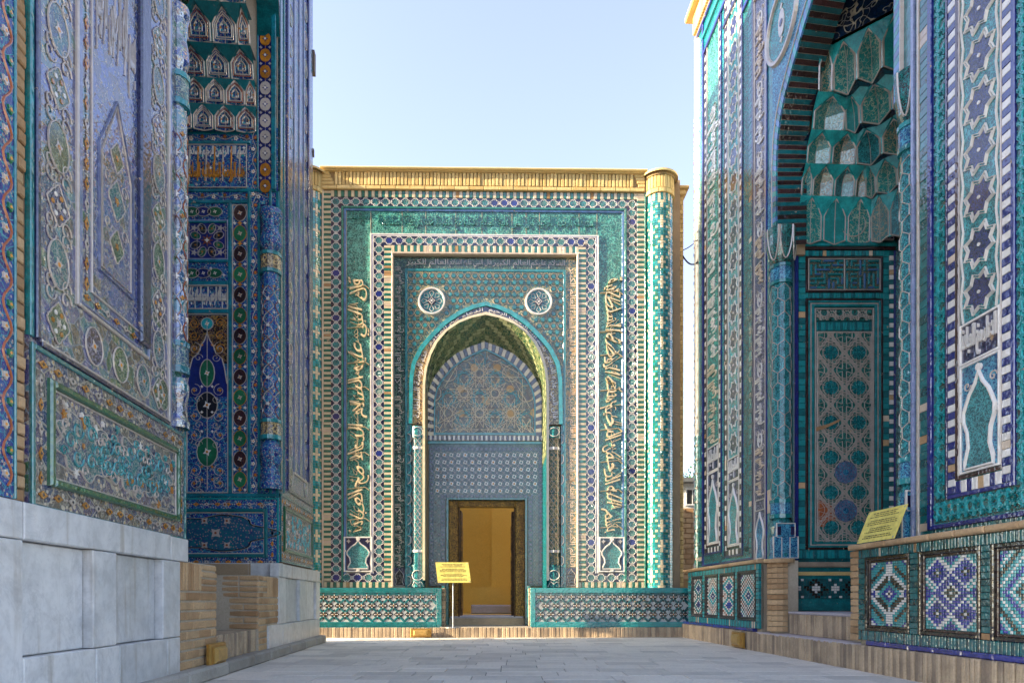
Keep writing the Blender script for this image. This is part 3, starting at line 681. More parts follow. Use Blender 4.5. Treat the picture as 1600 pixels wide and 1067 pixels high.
for r in range(24):
    for c in range(22):
        x = U(641)+c*PXM*11.3+(PXM*5.6 if r % 2 else 0); y_ = Vl(427)-r*PXM*9.8
        if x > U(878) or tqp(x, y_-.05) or tqp(x, y_) or tqp(x+.05, y_-.04) or tqp(x-.05, y_-.04) or min((x-a)**2+(y_-c2)**2 for a, c2 in med) < .078: continue
        b.poly(star(x, y_, .05, .026, 6), -.07, -.052, TL if random.random() < .4 else TQ)
        if r % 2 == 0: b.rib([(x-.06, y_), (x-.03, y_-.052), (x+.03, y_-.052), (x+.06, y_), (x+.03, y_+.052), (x-.03, y_+.052)], .009, -.07, -.055, WO, True)
b.build('spandrel_stars', far, FF, kind='stuff')
for a, c2 in med:
    b = MB(); b.disc(a, c2, PXM*20, -.075, -.055, A_rt, 32); mo = b.build('medallion', far, FF)
    b = MB(); b.rib([(a+PXM*20*cos(q*pi/20), c2+PXM*20*sin(q*pi/20)) for q in range(40)], PXM*4.6, -.075, -.03, WH, True); b.build('medallion_ring', mo, FF)
    b = MB()
    for q in range(8):
        ph = q*pi/4; b.rib([(a+.07*cos(ph), c2+.07*sin(ph)), (a+.15*cos(ph+.28), c2+.15*sin(ph+.28)), (a+.18*cos(ph), c2+.18*sin(ph)), (a+.15*cos(ph-.28), c2+.15*sin(ph-.28))], .010, -.056, -.045, WH, True)
    b.disc(a, c2, .072, -.056, -.04, MG, 16); b.rib(star(a, c2, .06, .035, 4), .012, -.045, -.03, WH, True); b.disc(a, c2, .02, -.045, -.03, WH, 6)
    b.build('medallion_rosette', mo, FF)
b = MB(); ns = 70; band(b, resamp_n(tq_o, ns), resamp_n(tq_i, ns), -.075, -.035, TL); b.build('arch_turquoise_edge', far, FF)
b = MB(); ti, co = resamp_n(tq_i, ns), resamp_n(cr_o, ns)
for k in range(ns):
    b.add([(*ti[k], -.066), (*ti[k+1], -.066), (*co[k+1], -.066), (*co[k], -.066)], [(0, 1, 2, 3)], A_gd if k < 20 or k > 50 else NV)  # sides painted gold for the sun's reflection, crown kept navy
b.build('arch_band_ground', far, FF)
def onband(x, y_):
    f = x*ns; i = min(ns-1, max(0, int(f))); f -= i
    ax, ay = co[i][0]+(co[i+1][0]-co[i][0])*f, co[i][1]+(co[i+1][1]-co[i][1])*f; bx, by = ti[i][0]+(ti[i+1][0]-ti[i][0])*f, ti[i][1]+(ti[i+1][1]-ti[i][1])*f
    return (ax+(bx-ax)*y_, ay+(by-ay)*y_)
b = MB()
for s_, x0, x1 in ((S6, .02, .25), (S2, .27, .49), (S3, .51, .75), (S1, .77, .98)): script(b, s_, x0, .1, x1, .92, -.07, -.05, WH, 0, .004, fn=onband)
b.build('arch_inscription', far, FF)
b = MB(); band(b, resamp_n([(aL-.045, base_v+.8)]+cr_o+[(aR+.045, base_v+.8)], 80), resamp_n([(aL, base_v+.8)]+cr_i+[(aR, base_v+.8)], 80), -.10, -.02, CR); b.build('arch_cream_edge', far, FF)
# small engaged columns flanking the niche
def cyl_warp(uc_, r, wc):
    return lambda s_, v, w: (uc_+(r+w)*sin(s_/r), v, wc+(r+w)*cos(s_/r))
for sgn, x0, x1 in ((1, 641.5, 663), (-1, 855, 876.5)):
    r = (U(x1)-U(x0))/2; ucc = (U(x0)+U(x1))/2; hw = pi*r*.55; wc = -r-.03; wp = cyl_warp(ucc, r, wc); m_sh = A_rt if sgn > 0 else A_spn  # sunlit gold painted into the right shaft, left stays teal
    b = MB(); q = 8
    for i in range(q): b.box(-hw+2*hw*i/q, Vl(883), -hw+2*hw*(i+1)/q, Vl(682), -.02, 0, m_sh)
    eng = b.build('engaged_column', far, FF, warp=wp)
    b = MB()
    for k in range(8):
        y0_, y1_ = Vl(856-k*22), Vl(836-k*22)
        for a in (-1, 0, 1):
            x = a*hw*.42
            b.rib([(x-hw*.2, y0_), (x+hw*.2, (y0_+y1_)/2), (x-hw*.2, y1_)], .012, 0, .008, PK if sgn > 0 else WO); b.rib([(x+hw*.2, y0_), (x-hw*.2, (y0_+y1_)/2), (x+hw*.2, y1_)], .012, 0, .008, PK if sgn > 0 else WO)
    b.build('column_strapwork', eng, FF, warp=wp)
    for ya, yb_, m, w in ((917, 884, A_rt, .012), (884, 882, TQ, .02), (862, 858, WH, .012), (700, 696, WH, .012), (682, 664, A_rt, .02)):
        b = MB()
        for i in range(q): b.box(-hw+2*hw*i/q, Vl(ya), -hw+2*hw*(i+1)/q, Vl(yb_), -.02, w, m)
        b.build('column_ring', eng, FF, warp=wp)
    b = MB()
    for cy, rr in ((898, .085), (673, .075)): b.rib([(rr*cos(a*pi/9), Vl(cy)+rr*sin(a*pi/9)) for a in range(18)], .016, .0, .03, WH, True)
    b.rib([(-.10, Vl(916)), (-.05, Vl(908)), (0, Vl(912)), (.05, Vl(908)), (.10, Vl(916))], .014, 0, .026, WH)
    b.build('column_roundel', eng, FF, warp=wp)
# cornice
b = MB(); b.box(U(503), Vl(297.6), U(1009), Vl(267), -.14, .018, MOG); b.build('cornice_bed', far, FF)
n_ = 82; x0 = U(524); x1 = U(990); yb_, yt_ = Vl(291), Vl(270)
for i in range(n_):
    put('cornice_brick', boxmesh((x1-x0)/n_-.016, yt_-yb_-.006, .07, BRG, .006), far, FF, x0+(x1-x0)*i/n_, yb_+.003, .048+random.uniform(-.005, .005), random.uniform(-.01, .01))
n_ = 22
for i in range(n_):
    xx = U(504)+(U(1007)-U(504))*i/n_; put('cornice_brick', boxmesh((U(1007)-U(504))/n_-.008, Vl(291.5)-Vl(296.8), .05, BRG, .005), far, FF, xx, Vl(296.8), .050+random.uniform(-.003, .003))
for xx, w_ in ((504, 19), (990.5, 17)):
    for k in range(4): put('cornice_brick', boxmesh(PXM*w_*(1-.12*k if xx < 600 else .64+.12*k)-.008, .052, .05, BRG, .005), far, FF, U(xx)+(0 if xx < 600 else PXM*w_*(.36-.12*k)), Vl(290.5)+k*.057, .048)
b = MB(); b.box(U(502), Vl(268.6), U(1010), Vl(265.2), -.5, .12, BRG, .012); b.box(U(503), Vl(270), U(1009), Vl(268.8), -.4, .075, BRG, .008); b.build('cornice_ledge', far, FF)
# corner columns clad in brick mosaic
for xc, full in ((1031, True), (482, False)):
    r = PXM*21; ucc = U(xc); wc = -.08; wp = cyl_warp(ucc, r, wc); ncol = 17; cw = pi*r*1.06/ncol; vb_, vt_ = Vl(918), Vl(303.5); rows = 156; rh = (vt_-vb_)/rows
    b = MB()
    for i in range(ncol):
        b.box(-cw*ncol/2+i*cw, 0, -cw*ncol/2+(i+1)*cw, Vl(300), -.03, -.002, MO)
    cc = b.build('corner_column', far, FF, warp=wp)
    b = MB()
    for i in range(ncol):
        for j in range(rows):
            a, c_ = (i-ncol//2), j; d1 = abs((a+4) % 8-4)+abs((c_+4) % 8-4); d2 = abs(a % 8-4)+abs(c_ % 8-4)
            m = CR if (a % 4 == 2 and c_ % 4 == 2) or d1 <= 1 or d2 <= 1 or (d1 == 2 and a % 8 == 0) or (d2 == 2 and a % 8 == 4) else (TL if random.random() < .3 else GN if random.random() < .3 else TQ)
            if j >= rows-3: m = CR if i % 2 else TQ
            x = -cw*ncol/2+i*cw
            b.box(x+.002, vb_+j*rh+.002, x+cw-.002, vb_+(j+1)*rh-.002, -.01, .006+random.uniform(-.0015, .0015), m, .002)
    b.build('column_mosaic', cc, FF, kind='stuff', warp=wp)
    yb2, yt2 = Vl(303.5), Vl(276)
    for i in range(15):
        c = MB(); ww = pi*r*1.1/15; x = -ww*7.5+i*ww; c.box(x+.004, yb2+.075, x+ww-.004, yt2, -.02, .035+random.uniform(-.003, .003), BRG, .005); c.build('column_cap_brick', cc, FF, warp=wp)
    for i in range(7):
        c = MB(); ww = pi*r*1.1/7; x = -ww*3.5+i*ww
        for k in range(3): c.box(x+.004*(k == 0)+ww*k/3, yb2, x+ww*(k+1)/3-.004*(k == 2), yb2+.068, -.02, .035, BRG)
        c.build('column_cap_brick', cc, FF, warp=wp)
    b = MB(); b.poly([(ucc+(r+.10)*cos(q*pi/16), (r+.10)*sin(q*pi/16)) for q in range(32)], 0, .035, BRG)
    b.poly([(ucc+(r+.05)*cos(q*pi/16), (r+.05)*sin(q*pi/16)) for q in range(32)], -.04, 0, MOG)
    MM = FF.M @ Matrix(((1, 0, 0, 0), (0, 0, 1, yt2+.02), (0, 1, 0, wc), (0, 0, 0, 1)))
    b.build('column_cap_ledge', cc, M=MM)
# brick pier at the right edge of the facade
wq = -.32; u0, u1 = U(1051, wq), U(1068.5, wq); vtp = FF.v(1060, 297, wq)
b = MB(); b.solid(u0, 0, u1-.01, vtp, wq-1, wq-.012, MOG); pier = b.build('brick_pier', far, FF)
bricks(FF, pier, u0, .2, u1, vtp-.10, wq, .098, .083, BRG, jit=.004, joint=.011)
c = MB(); c.box(u0-.05, vtp-.02, u1+.07, vtp+.03, wq-1, wq+.10, BRG, .01); c.build('pier_cap', pier, FF)
c = MB(); c.box(u0-.02, vtp-.10, u1+.035, vtp-.02, wq-1, wq+.05, BRG, .01); c.build('pier_cap', pier, FF)
# wainscot boxes, alcove, curb
WW = .24
def zigzag_panel(x0, x1, name):
    u0, u1, v0, v1 = FF.u(x0, WW), FF.u(x1, WW), FF.v(x0, 979, WW), FF.v(x0, 918, WW)
    b = MB(); b.solid(u0, .1, u1, v1-.01, -.1, WW-.016, TD)
    wb = b.build('wainscot', far, FF); b = MB(); t = .085
    ring(b, u0, v0, u1, v1, t, WW-.03, WW, TQ, .006); b.box(u0-.03, v0-.05, u1+.03, v0-.003, -.05, WW+.03, TQ, .01); b.build('teal_border', wb, FF)
    a0, a1, c0, c1 = u0+t, u1-t, v0+t, v1-t; b = MB(); b.box(a0, c0, a1, c1, WW-.03, WW-.012, plain('zigzag_ground_%d' % x0, (.42, .45, .46), .3)); b.build('zigzag_ground', wb, FF)
    P = .178; nx = round((a1-a0)/P); P = (a1-a0)/nx; Q = (c1-c0)/3.3; b = MB()
    for r in range(4):
        cy = c0+Q*.35+r*Q; pts = []
        for i in range(2*nx+1): pts.append((a0+i*P/2, min(c1-.01, max(c0+.01, cy+(Q*.30 if (i+r) % 2 else -Q*.30)))))
        b.rib(pts, .062, WW-.015, WW-.004, TD)
    b.build('zigzag_band', wb, FF, kind='stuff')
    dm = MB(); dm.poly([(-P*.46, 0), (0, -Q*.60), (P*.46, 0), (0, Q*.60)], -.01, .0, BK)
    for dx, dy in ((0, 0), (-.14, 0), (.14, 0), (0, -.2), (0, .2), (-.27, 0), (.27, 0)): dm.poly([(dx*P-P*.05, dy*Q), (dx*P, dy*Q-Q*.085), (dx*P+P*.05, dy*Q), (dx*P, dy*Q+Q*.085)], 0, .006, WH if dx or dy else OC)
    for dx, dy in ((-.13, .15), (.13, .15), (-.13, -.15), (.13, -.15)): dm.poly([(dx*P-P*.05, dy*Q), (dx*P, dy*Q-Q*.085), (dx*P+P*.05, dy*Q), (dx*P, dy*Q+Q*.085)], 0, .005, MG)
    me = mesh_of(dm, 'diamond_tile')
    for r in range(3):
        cy = c0+Q*.85+r*Q
        for i in range(nx):
            cx = a0+(i+.5)*P+(P/2 if r % 2 else 0)
            if cx < a1-P*.4: put('diamond_tile', me, wb, FF, cx, cy, WW-.008)
zigzag_panel(455, 690, 'l'); zigzag_panel(829, 1084, 'r')
b = MB(); b.box(U(690), .17, dl+.01, Vl(915), WB, -.05, TQ, .006); b.build('alcove_teal_side', far, FF); b = MB(); b.box(dr-.01, .17, U(829), Vl(915), WB, -.05, TQ, .006); b.build('alcove_teal_side', far, FF)
for x in (691, 826):
    for k in range(9): put('brick', boxmesh(.05, .064, .2, BRD, .005), far, FF, FF.u(x, .1), .19+k*.072, WW-.08)
b = MB(); b.solid(U(455), -.05, U(1090), .155, -1.6, WW+.055, MO); curb = b.build('curb', far, FF)
x0, x1 = FF.u(495, WW+.06), FF.u(1072, WW+.06); n_ = 96
for i in range(n_): put('curb_brick', boxmesh((x1-x0)/n_-.010, .168, .06, BRD, .006), curb, FF, x0+(x1-x0)*i/n_, 0, WW+.066+random.uniform(-.006, .006), random.uniform(-.02, .02))
b = MB(); b.box(U(690), .15, U(829), .178, WB-.05, WW+.05, ST, .008); b.build('entrance_platform', far, FF)

# ------------------------------------------------------------------ shared builders for the side mausoleums
def fan_dome(b, path, v0, apex, m, fr_w=-.26, n=7):
    """shell over the niche: the top muqarnas outline rises and closes towards the crown of the arch"""
    rows = []
    for k in range(n+1):
        t = k/n; e = t**1.7; h = sin(t*pi/2)**.9
        rows.append([(u+(apex[0]-u)*e, v0+(apex[1]-v0)*h, w+(fr_w-w)*e) for u, w in path])
    for k in range(n):
        for i in range(len(path)-1): b.add([rows[k][i], rows[k][i+1], rows[k+1][i+1], rows[k+1][i]], [(0, 1, 2, 3)], m)
def upath(u0, u1, dep, o, ch, fr_w=-.26):
    return [(u0+o, fr_w), (u0+o, -(dep-o-ch)), (u0+o+ch, -(dep-o)), (u1-o-ch, -(dep-o)), (u1-o, -(dep-o-ch)), (u1-o, fr_w)]
def muqarnas(fr, parent, u0, u1, dep, v0, tiers, cw, mats, rim, under, face, flat_first=False, pattern=None, deep=False):
    """tiers: (height, offset from the niche walls); each pointed cell is an object of its own"""
    v = v0; sof = MB(); back = MB(); kk = 0
    for t, (h, o) in enumerate(tiers):
        o2 = tiers[t+1][1] if t+1 < len(tiers) else o+.06; prev = tiers[t-1][1] if t else 0; ch = .30+o*.5
        P = upath(u0, u1, dep, o, ch)
        for (a, c), (a2, c2) in zip(P[:-1], P[1:]):
            l = sqrt((a2-a)**2+(c2-c)**2); nc = max(1, round(l/cw)); du, dw_ = (a2-a)/l, (c2-c)/l; nu, nw = dw_, -du   # inward normal
            mu, mw = (u0+u1)/2-(a+a2)/2, -dep/2-(c+c2)/2
            if nu*mu+nw*mw < 0: nu, nw = -nu, -nw
            ed = [l*i/nc for i in range(nc+1)] if not (t % 2 and nc > 1 and not flat_first) and not (flat_first and t % 2 and nc > 1) else [0]+[l*(i+.5)/nc for i in range(nc)]+[l]
            for s0, s1 in zip(ed[:-1], ed[1:]):
                lean = (o2-o)*.6; rec = 0 if (flat_first and t == 0) else (.05+.07*min(1, t/3) if deep else .03)*min(1, (s1-s0)/cw+.2)
                def pt(s_, y_, inn=0): return (a+du*s_+nu*inn, y_, c+dw_*s_+nw*inn)
                sm_ = (s0+s1)/2; g = (s1-s0)*.06; A, B = s0+g, s1-g; vs1 = v+h*.58; vt1 = v+h*.97; vb1 = v+h*.03
                m = mats[kk % len(mats)]; kk += 1
                q = MB(); lm = lean*.36
                V_ = [pt(A, vb1), pt(sm_, vb1-(.10 if deep else .0)*h, -rec), pt(B, vb1), pt(A, vs1, lm), pt(sm_, vs1, lm-rec*.9), pt(B, vs1, lm), pt(A+(sm_-A)*.45, v+h*.82, lean*.66), pt(B-(B-sm_)*.45, v+h*.82, lean*.66), pt(sm_, vt1, lean), pt(sm_, v+h*.82, lean*.66-rec*.5)]
                q.add(V_, [(0, 1, 4, 3), (1, 2, 5, 4), (3, 4, 9, 6), (4, 5, 7, 9), (6, 9, 8), (9, 7, 8)], m)
                cell = q.build('muqarnas_cell', parent, fr)
                q = MB(); oc = [0, 1, 2, 5, 7, 8, 6, 3]; wd_ = .009+.003*min(1, t/3); e = .010
                for x, y_ in zip(oc, oc[1:]+oc[:1]):
                    p, r = Vector(V_[x]), Vector(V_[y_]); nn = Vector((nu, 0, nw))*e; d = (r-p).normalized(); sd_ = Vector((nu, 0, nw)).cross(d)*wd_
                    q.add([tuple(p-sd_), tuple(p+nn), tuple(p+sd_), tuple(r-sd_), tuple(r+nn), tuple(r+sd_)], [(0, 1, 4, 3), (1, 2, 5, 4)], rim)
                p, r = Vector(V_[1]), Vector(V_[8]); 
                for (x, y_) in ((1, 4), (4, 9), (9, 8)):
                    p, r = Vector(V_[x]), Vector(V_[y_]); nn = Vector((nu, 0, nw))*e*.7; d = (r-p).normalized(); sd_ = Vector((nu, 0, nw)).cross(d)*wd_*.55
                    q.add([tuple(p-sd_), tuple(p+nn), tuple(p+sd_), tuple(r-sd_), tuple(r+nn), tuple(r+sd_)], [(0, 1, 4, 3), (1, 2, 5, 4)], rim)
                q.build('cell_rim', cell, fr)
                if pattern: pattern(cell, fr, V_, (nu, nw), kk)
                # wall between neighbouring cells, curving over to the next tier
                back.add([pt(s0, v, -.012), pt(s1, v, -.012), pt(s1, vs1, lm-.012), pt(s0, vs1, lm-.012)], [(0, 1, 2, 3)], face) if rec < .02 else None
                back.add([pt(s0, v), pt(A, vb1), pt(A, vs1, lm), pt(s0, vs1, lm)], [(0, 1, 2, 3)], face); back.add([pt(B, vb1), pt(s1, v), pt(s1, vs1, lm), pt(B, vs1, lm)], [(0, 1, 2, 3)], face)
                tp_ = (o2-o)*.98
                back.add([pt(s0, vs1, lm), V_[3], V_[6], V_[8], pt(sm_, v+h, tp_), pt(s0, v+h, tp_)], [(0, 1, 2, 3), (0, 3, 4, 5)], face)
                back.add([pt(s1, vs1, lm), V_[5], V_[7], V_[8], pt(sm_, v+h, tp_), pt(s1, v+h, tp_)], [(0, 1, 2, 3), (0, 3, 4, 5)], face)
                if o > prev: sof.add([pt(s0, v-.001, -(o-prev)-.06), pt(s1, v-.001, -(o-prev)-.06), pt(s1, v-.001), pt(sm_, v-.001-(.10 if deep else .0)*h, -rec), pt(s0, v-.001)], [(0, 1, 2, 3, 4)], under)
        v += h
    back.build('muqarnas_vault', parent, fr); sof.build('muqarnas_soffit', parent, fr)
    o = tiers[-1][1]+.06; return upath(u0, u1, dep, o, .30+o*.5), v
def medal(b, cx, cy, hw, hh, w, fill, line, inner=None, horiz=False, wd_=.010):
    p = lens(cx, cy, hw, hh, 16, 1.1, horiz); b.poly(p, w-.002, w+.003, fill); b.rib(p, wd_, w, w+.008, line, True)
    if inner:
        b.disc(cx, cy, min(hw, hh)*.42, w, w+.006, inner, 8, pi/8, min(hw, hh)*.2)
        b.disc(cx, cy, min(hw, hh)*.13, w, w+.008, OC, 6)
def chain(b, x0, y0, x1, y1, step, w, r=.02, mats=(PK, OC)):
    l = sqrt((x1-x0)**2+(y1-y0)**2); n = max(1, round(l/step)); hz = abs(x1-x0) > abs(y1-y0)
    for i in range(n):
        t = (i+.5)/n; x, y_ = x0+(x1-x0)*t, y0+(y1-y0)*t; m = mats[i % len(mats)] if i % 3 else mats[-1]
        b.poly([(x-r*(1.5 if hz else .8), y_), (x, y_-r*(.8 if hz else 1.5)), (x+r*(1.5 if hz else .8), y_), (x, y_+r*(.8 if hz else 1.5))], w, w+.005, m)
        b.disc(x, y_, r*.35, w, w+.007, NV, 4)
        s_ = l/n*.5*.6; ex, ey = ((s_, 0) if hz else (0, s_))
        for k in (-1, 1): b.disc(x+ex*k*1.35, y_+ey*k*1.35, r*.3, w, w+.005, mats[0], 4)
def scrolls(b, cx, cy, r, w, m, turn=1.6, dirn=1, wd_=.008, ph=0):
    pts = []
    for i in range(20):
        t = i/19; a = ph+dirn*t*turn*2*pi; q = r*(1-.85*t); pts.append((cx+q*cos(a), cy+q*sin(a)))
    b.rib(pts, wd_, w, w+.006, m)

# ------------------------------------------------------------------ left mausoleum
LF = Frame(-2.03, 0, -.085, 1)
lU = lambda px, w=0: LF.u(px, w)
lV = lambda px, py, w=0: LF.v(px, py, w)
left = thing('mausoleum', 'dark blue mosaic mausoleum raised on a white marble plinth, left side of the lane', 'mausoleum', (-2.6, 6.4, 0))
LA, LB, LC, LD = lU(45), lU(289), lU(437), lU(489)          # near pylon, niche, far pylon
TOP = 10.6; SP, AP = 7.15, 8.75; DEP = 1.75
b = MB()
b.solid(LA, 1.03, LB, TOP, -6.5, -.02, CORE); b.solid(LC+.2, 1.03, LD, TOP, -6.5, -.02, CORE); b.solid(LA, 0, LB, 1.03, -6.5, -1.4, CORE); b.solid(LC+.2, 0, LD, 1.03, -6.5, -1.4, CORE); b.solid(LC+.04, 1.0, LC+.2, TOP, -.3, -.02, CORE); b.solid(LB, 0, LC+.2, TOP, -6.5, -DEP-.02, CORE)
lar = curve_arch((LB+LC)/2, (LC-LB)/2, SP, AP, P_R)
above(b, lar, TOP, -.0, CORE); above(b, lar, TOP, -.25, CORE); b.solid(LB, 9.1, LC, TOP, -DEP-.1, -.26, CORE)
band(b, lar, lar, -.25, 0, TQ)
b.build('wall', left, LF)
def pylon_band(b, x0, x1, y0, y1, mat, w=0): b.box(x0, y0, x1, y1, -.02, w, mat)
# near pylon
b = MB(); PT = TOP-.1
b.box(LA, 1.08, LB, PT, -.02, -.002, F_near); wallf = b.build('mosaic_field', left, LF)
b = MB()
X = [lU(p) for p in (45, 51, 58, 61, 118, 128, 142, 215, 230, 262, 268, 289)]
b.box(X[0], 1.9, X[1], PT, -.02, .010, TQ, .004); b.box(X[1]+.002, 1.9, X[2], PT, -.02, .022, NV, .006); b.box(X[2]+.002, 1.9, X[3], PT, -.02, .012, LV, .003)
b.box(X[3], 1.875, lU(262), 1.898, -.02, .018, NV, .004); b.box(X[3]+.01, 1.90, lU(262), 1.915, -.02, .012, PK, .003)
iv = 2.22
b.box(X[4], iv, X[4]+.02, PT, -.02, .014, PK, .004); b.box(X[4]+.03, iv, X[5], PT, -.02, .006, LV, .004); b.box(X[4]+.02, iv, X[8], iv+.02, -.02, .014, PK, .004); b.box(X[4]+.05, iv+.03, X[7], iv+.045, -.02, .006, LV, .003)
b.box(X[6], iv+.13, X[6]+.012, PT, -.02, .008, PK, .003); b.box(X[6]+.012, iv+.13, X[7], iv+.142, -.02, .008, PK, .003)
b.box(X[7], iv+.07, X[8], PT, -.04, .03, NV, .012)
b.box(X[8]+.002, iv, X[8]+.02, PT, -.02, .012, LV, .003); b.box(X[9], 1.9, X[9]+.02, PT, -.02, .014, PK, .004); b.box(X[9]+.025, 1.9, X[10], PT, -.02, .006, LV, .004)
b.build('frame_moulding', left, LF)
b = MB(); b.box(X[6]+.012, iv+.142, X[7]-.004, PT, -.02, .001, F_fld); b.build('script_field', left, LF)
b = MB(); a0, a1 = X[6]+.08, X[7]-.07; hx = [(a0, 2.52), (a1, 2.52), (a1, 3.25), ((a0+a1)/2, 3.62), (a0, 3.25)]
b.rib(hx, .008, 0, .012, LV, True); b.rib([(x+(.03 if x < (a0+a1)/2 else -.03 if x > (a0+a1)/2 else 0), y_+(.03 if y_ < 3 else -.03)) for x, y_ in hx], .008, 0, .01, PK, True)
for cy, r in ((2.75, .09), (3.02, .11), (3.28, .08)):
    p = cart((a0+a1)/2, cy, r*.9, r*1.1); b.poly(p, 0, .004, A_grn if r < .1 else A_tqc); b.rib(p, .007, 0, .008, PK, True); b.disc((a0+a1)/2, cy, r*.25, 0, .008, OC, 10, 0, r*.12); [scrolls(b, (a0+a1)/2+q_*.1, cy+.1, .045, 0, PK, 1.3, q_, .006) for q_ in (-1, 1)]
b.build('hexagon_panel', left, LF)
for k, (s_, y0_, y1_) in enumerate(((S3, 3.75, 4.35), (S1, 4.5, 5.15), (S6, 5.3, 6.0), (S2, 6.2, 6.9), (S1, 7.1, 7.8))):
    b = MB(); script(b, s_, a0-.03, y0_, a1+.03, y1_, -.002, .008, LV if k % 2 else PK, 0, .004)
    for i in range(3): b.rib([(a0+.02+i*.14, y0_+.1), (a0+.06+i*.14, y1_+.08)], .012, 0, .008, PK)
    b.build('inscription', left, LF)
for k in range(26):      # cartouches and flower sprays up the wide bands
    y_ = 2.05+k*.30; mat = (A_grn, A_tqc, A_cbc, A_grn)[k % 4]
    for x0, x1 in ((X[3], X[4]), (X[8]+.02, X[9])):
        cx, hw = (x0+x1)/2, (x1-x0)*.36; b = MB()
        if y_ > PT-.3: continue
        if k % 2: medal(b, cx, y_, hw*.8, .125, .0, mat, PK, PK, wd_=.008)
        else:
            p = cart(cx, y_, hw*.85, .105); b.poly(p, -.002, .002, mat); b.rib(p, .008, 0, .006, PK, True); b.disc(cx, y_, .028, 0, .006, PK, 12, 0, .013); [b.disc(cx+.05*cos(a_), y_+.055*sin(a_), .013, 0, .006, (WH, OC)[int(a_) % 2], 6) for a_ in (0, 1.05, 2.1, 3.14, 4.2, 5.24)]
        for q in range(4): scrolls(b, cx+(hw*.6 if q % 2 else -hw*.6), y_+(.2 if q < 2 else -.16), .05, 0, PK, 1.1, 1 if q % 2 else -1, .007)
        b.build('cartouche', left, LF)
cxs = [X[3]+.2+i*.30 for i in range(6)]
for i, cx in enumerate(cxs[1:5]):
    b = MB()
    medal(b, cx, 2.06, .09, .105, 0, (A_cbc, A_grn, A_tqc, A_grn)[i], PK, PK, wd_=.008); b.build('cartouche', left, LF)
b = MB(); chain(b, (X[5]+X[6])/2, iv+.1, (X[5]+X[6])/2, PT, .11, 0, .026, (PK, OC)); chain(b, X[5], iv+.085, X[7], iv+.085, .11, 0, .024, (PK, OC)); b.build('chain_border', left, LF)
# base panel of the near pylon
def base_panel(fr, par, u0, u1, v0, v1, horiz_cart=True, dens=1):
    b = MB(); b.box(u0, v0, u1, v1, -.02, .004, F_frz if horiz_cart else F_tur); b.build('base_panel_field', par, fr)
    b = MB(); ring(b, u0, v0, u1, v1, .025, -.02, .016, TQ, .004); t = .13
    ring(b, u0+t, v0+t, u1-t, v1-t, .04, -.03, .03, TD if horiz_cart else GR, .01); ring(b, u0+t+.04, v0+t+.04, u1-t-.04, v1-t-.04, .012, -.02, .012, PK, .003)
    b.build('base_panel_frame', par, fr)
    b = MB(); m = .078
    chain(b, u0+.03, v0+m, u1-.03, v0+m, .125, .005, .026, (PK, OC)); chain(b, u0+.03, v1-m, u1-.03, v1-m, .125, .005, .026, (PK, OC))
    chain(b, u0+m, v0+.1, u0+m, v1-.1, .125, .005, .022, (PK, OC)); chain(b, u1-m, v0+.1, u1-m, v1-.1, .125, .005, .022, (PK, OC)); b.build('base_chain_border', par, fr)
    return u0+t+.055, v0+t+.055, u1-t-.055, v1-t-.055
q = base_panel(LF, left, LA+.005, LB-.01, 1.075, 1.87, False)
b = MB(); cy = (q[1]+q[3])/2; hh = (q[3]-q[1])/2; cx0 = (q[0]+q[2])/2
for cx, hw, hv in ((cx0-.46, .30, hh*.90), (cx0-.16, .22, hh*.70), (cx0+.12, .28, hh*.92), (cx0+.42, .27, hh*.86)):
    p = [(cx+hw*(.86+.11*cos(9*a)+.05*cos(4*a+cx))*cos(a), cy+hv*(.86+.11*cos(9*a)+.05*cos(3*a+cx))*sin(a)) for a in [2*pi*i/72 for i in range(72)]]
    b.rib(p, .011, .002, .012, PK, True); b.poly(p, .001, .008+.002*(hw > .25)+.001*(cx > cx0), A_tqc)
    for k in range(6): a = k*pi/3; scrolls(b, cx+hw*.45*cos(a), cy+hv*.45*sin(a), .055, .011, TL, 1.2, 1 if k % 2 else -1, .013); scrolls(b, cx+hw*.75*cos(a+.5), cy+hv*.72*sin(a+.5), .035, .011, (PK, TL)[k % 2], 1.1, 1, .009)
for i in range(46):
    x, y_ = random.uniform(q[0]+.03, q[2]-.03), random.uniform(q[1]+.03, q[3]-.03); b.disc(x, y_, random.choice((.018, .026, .03)), .004, .014, random.choice((PK, WH, PK, OC, TL)), 10, random.random(), .011)
b.build('lobed_medallion', left, LF)
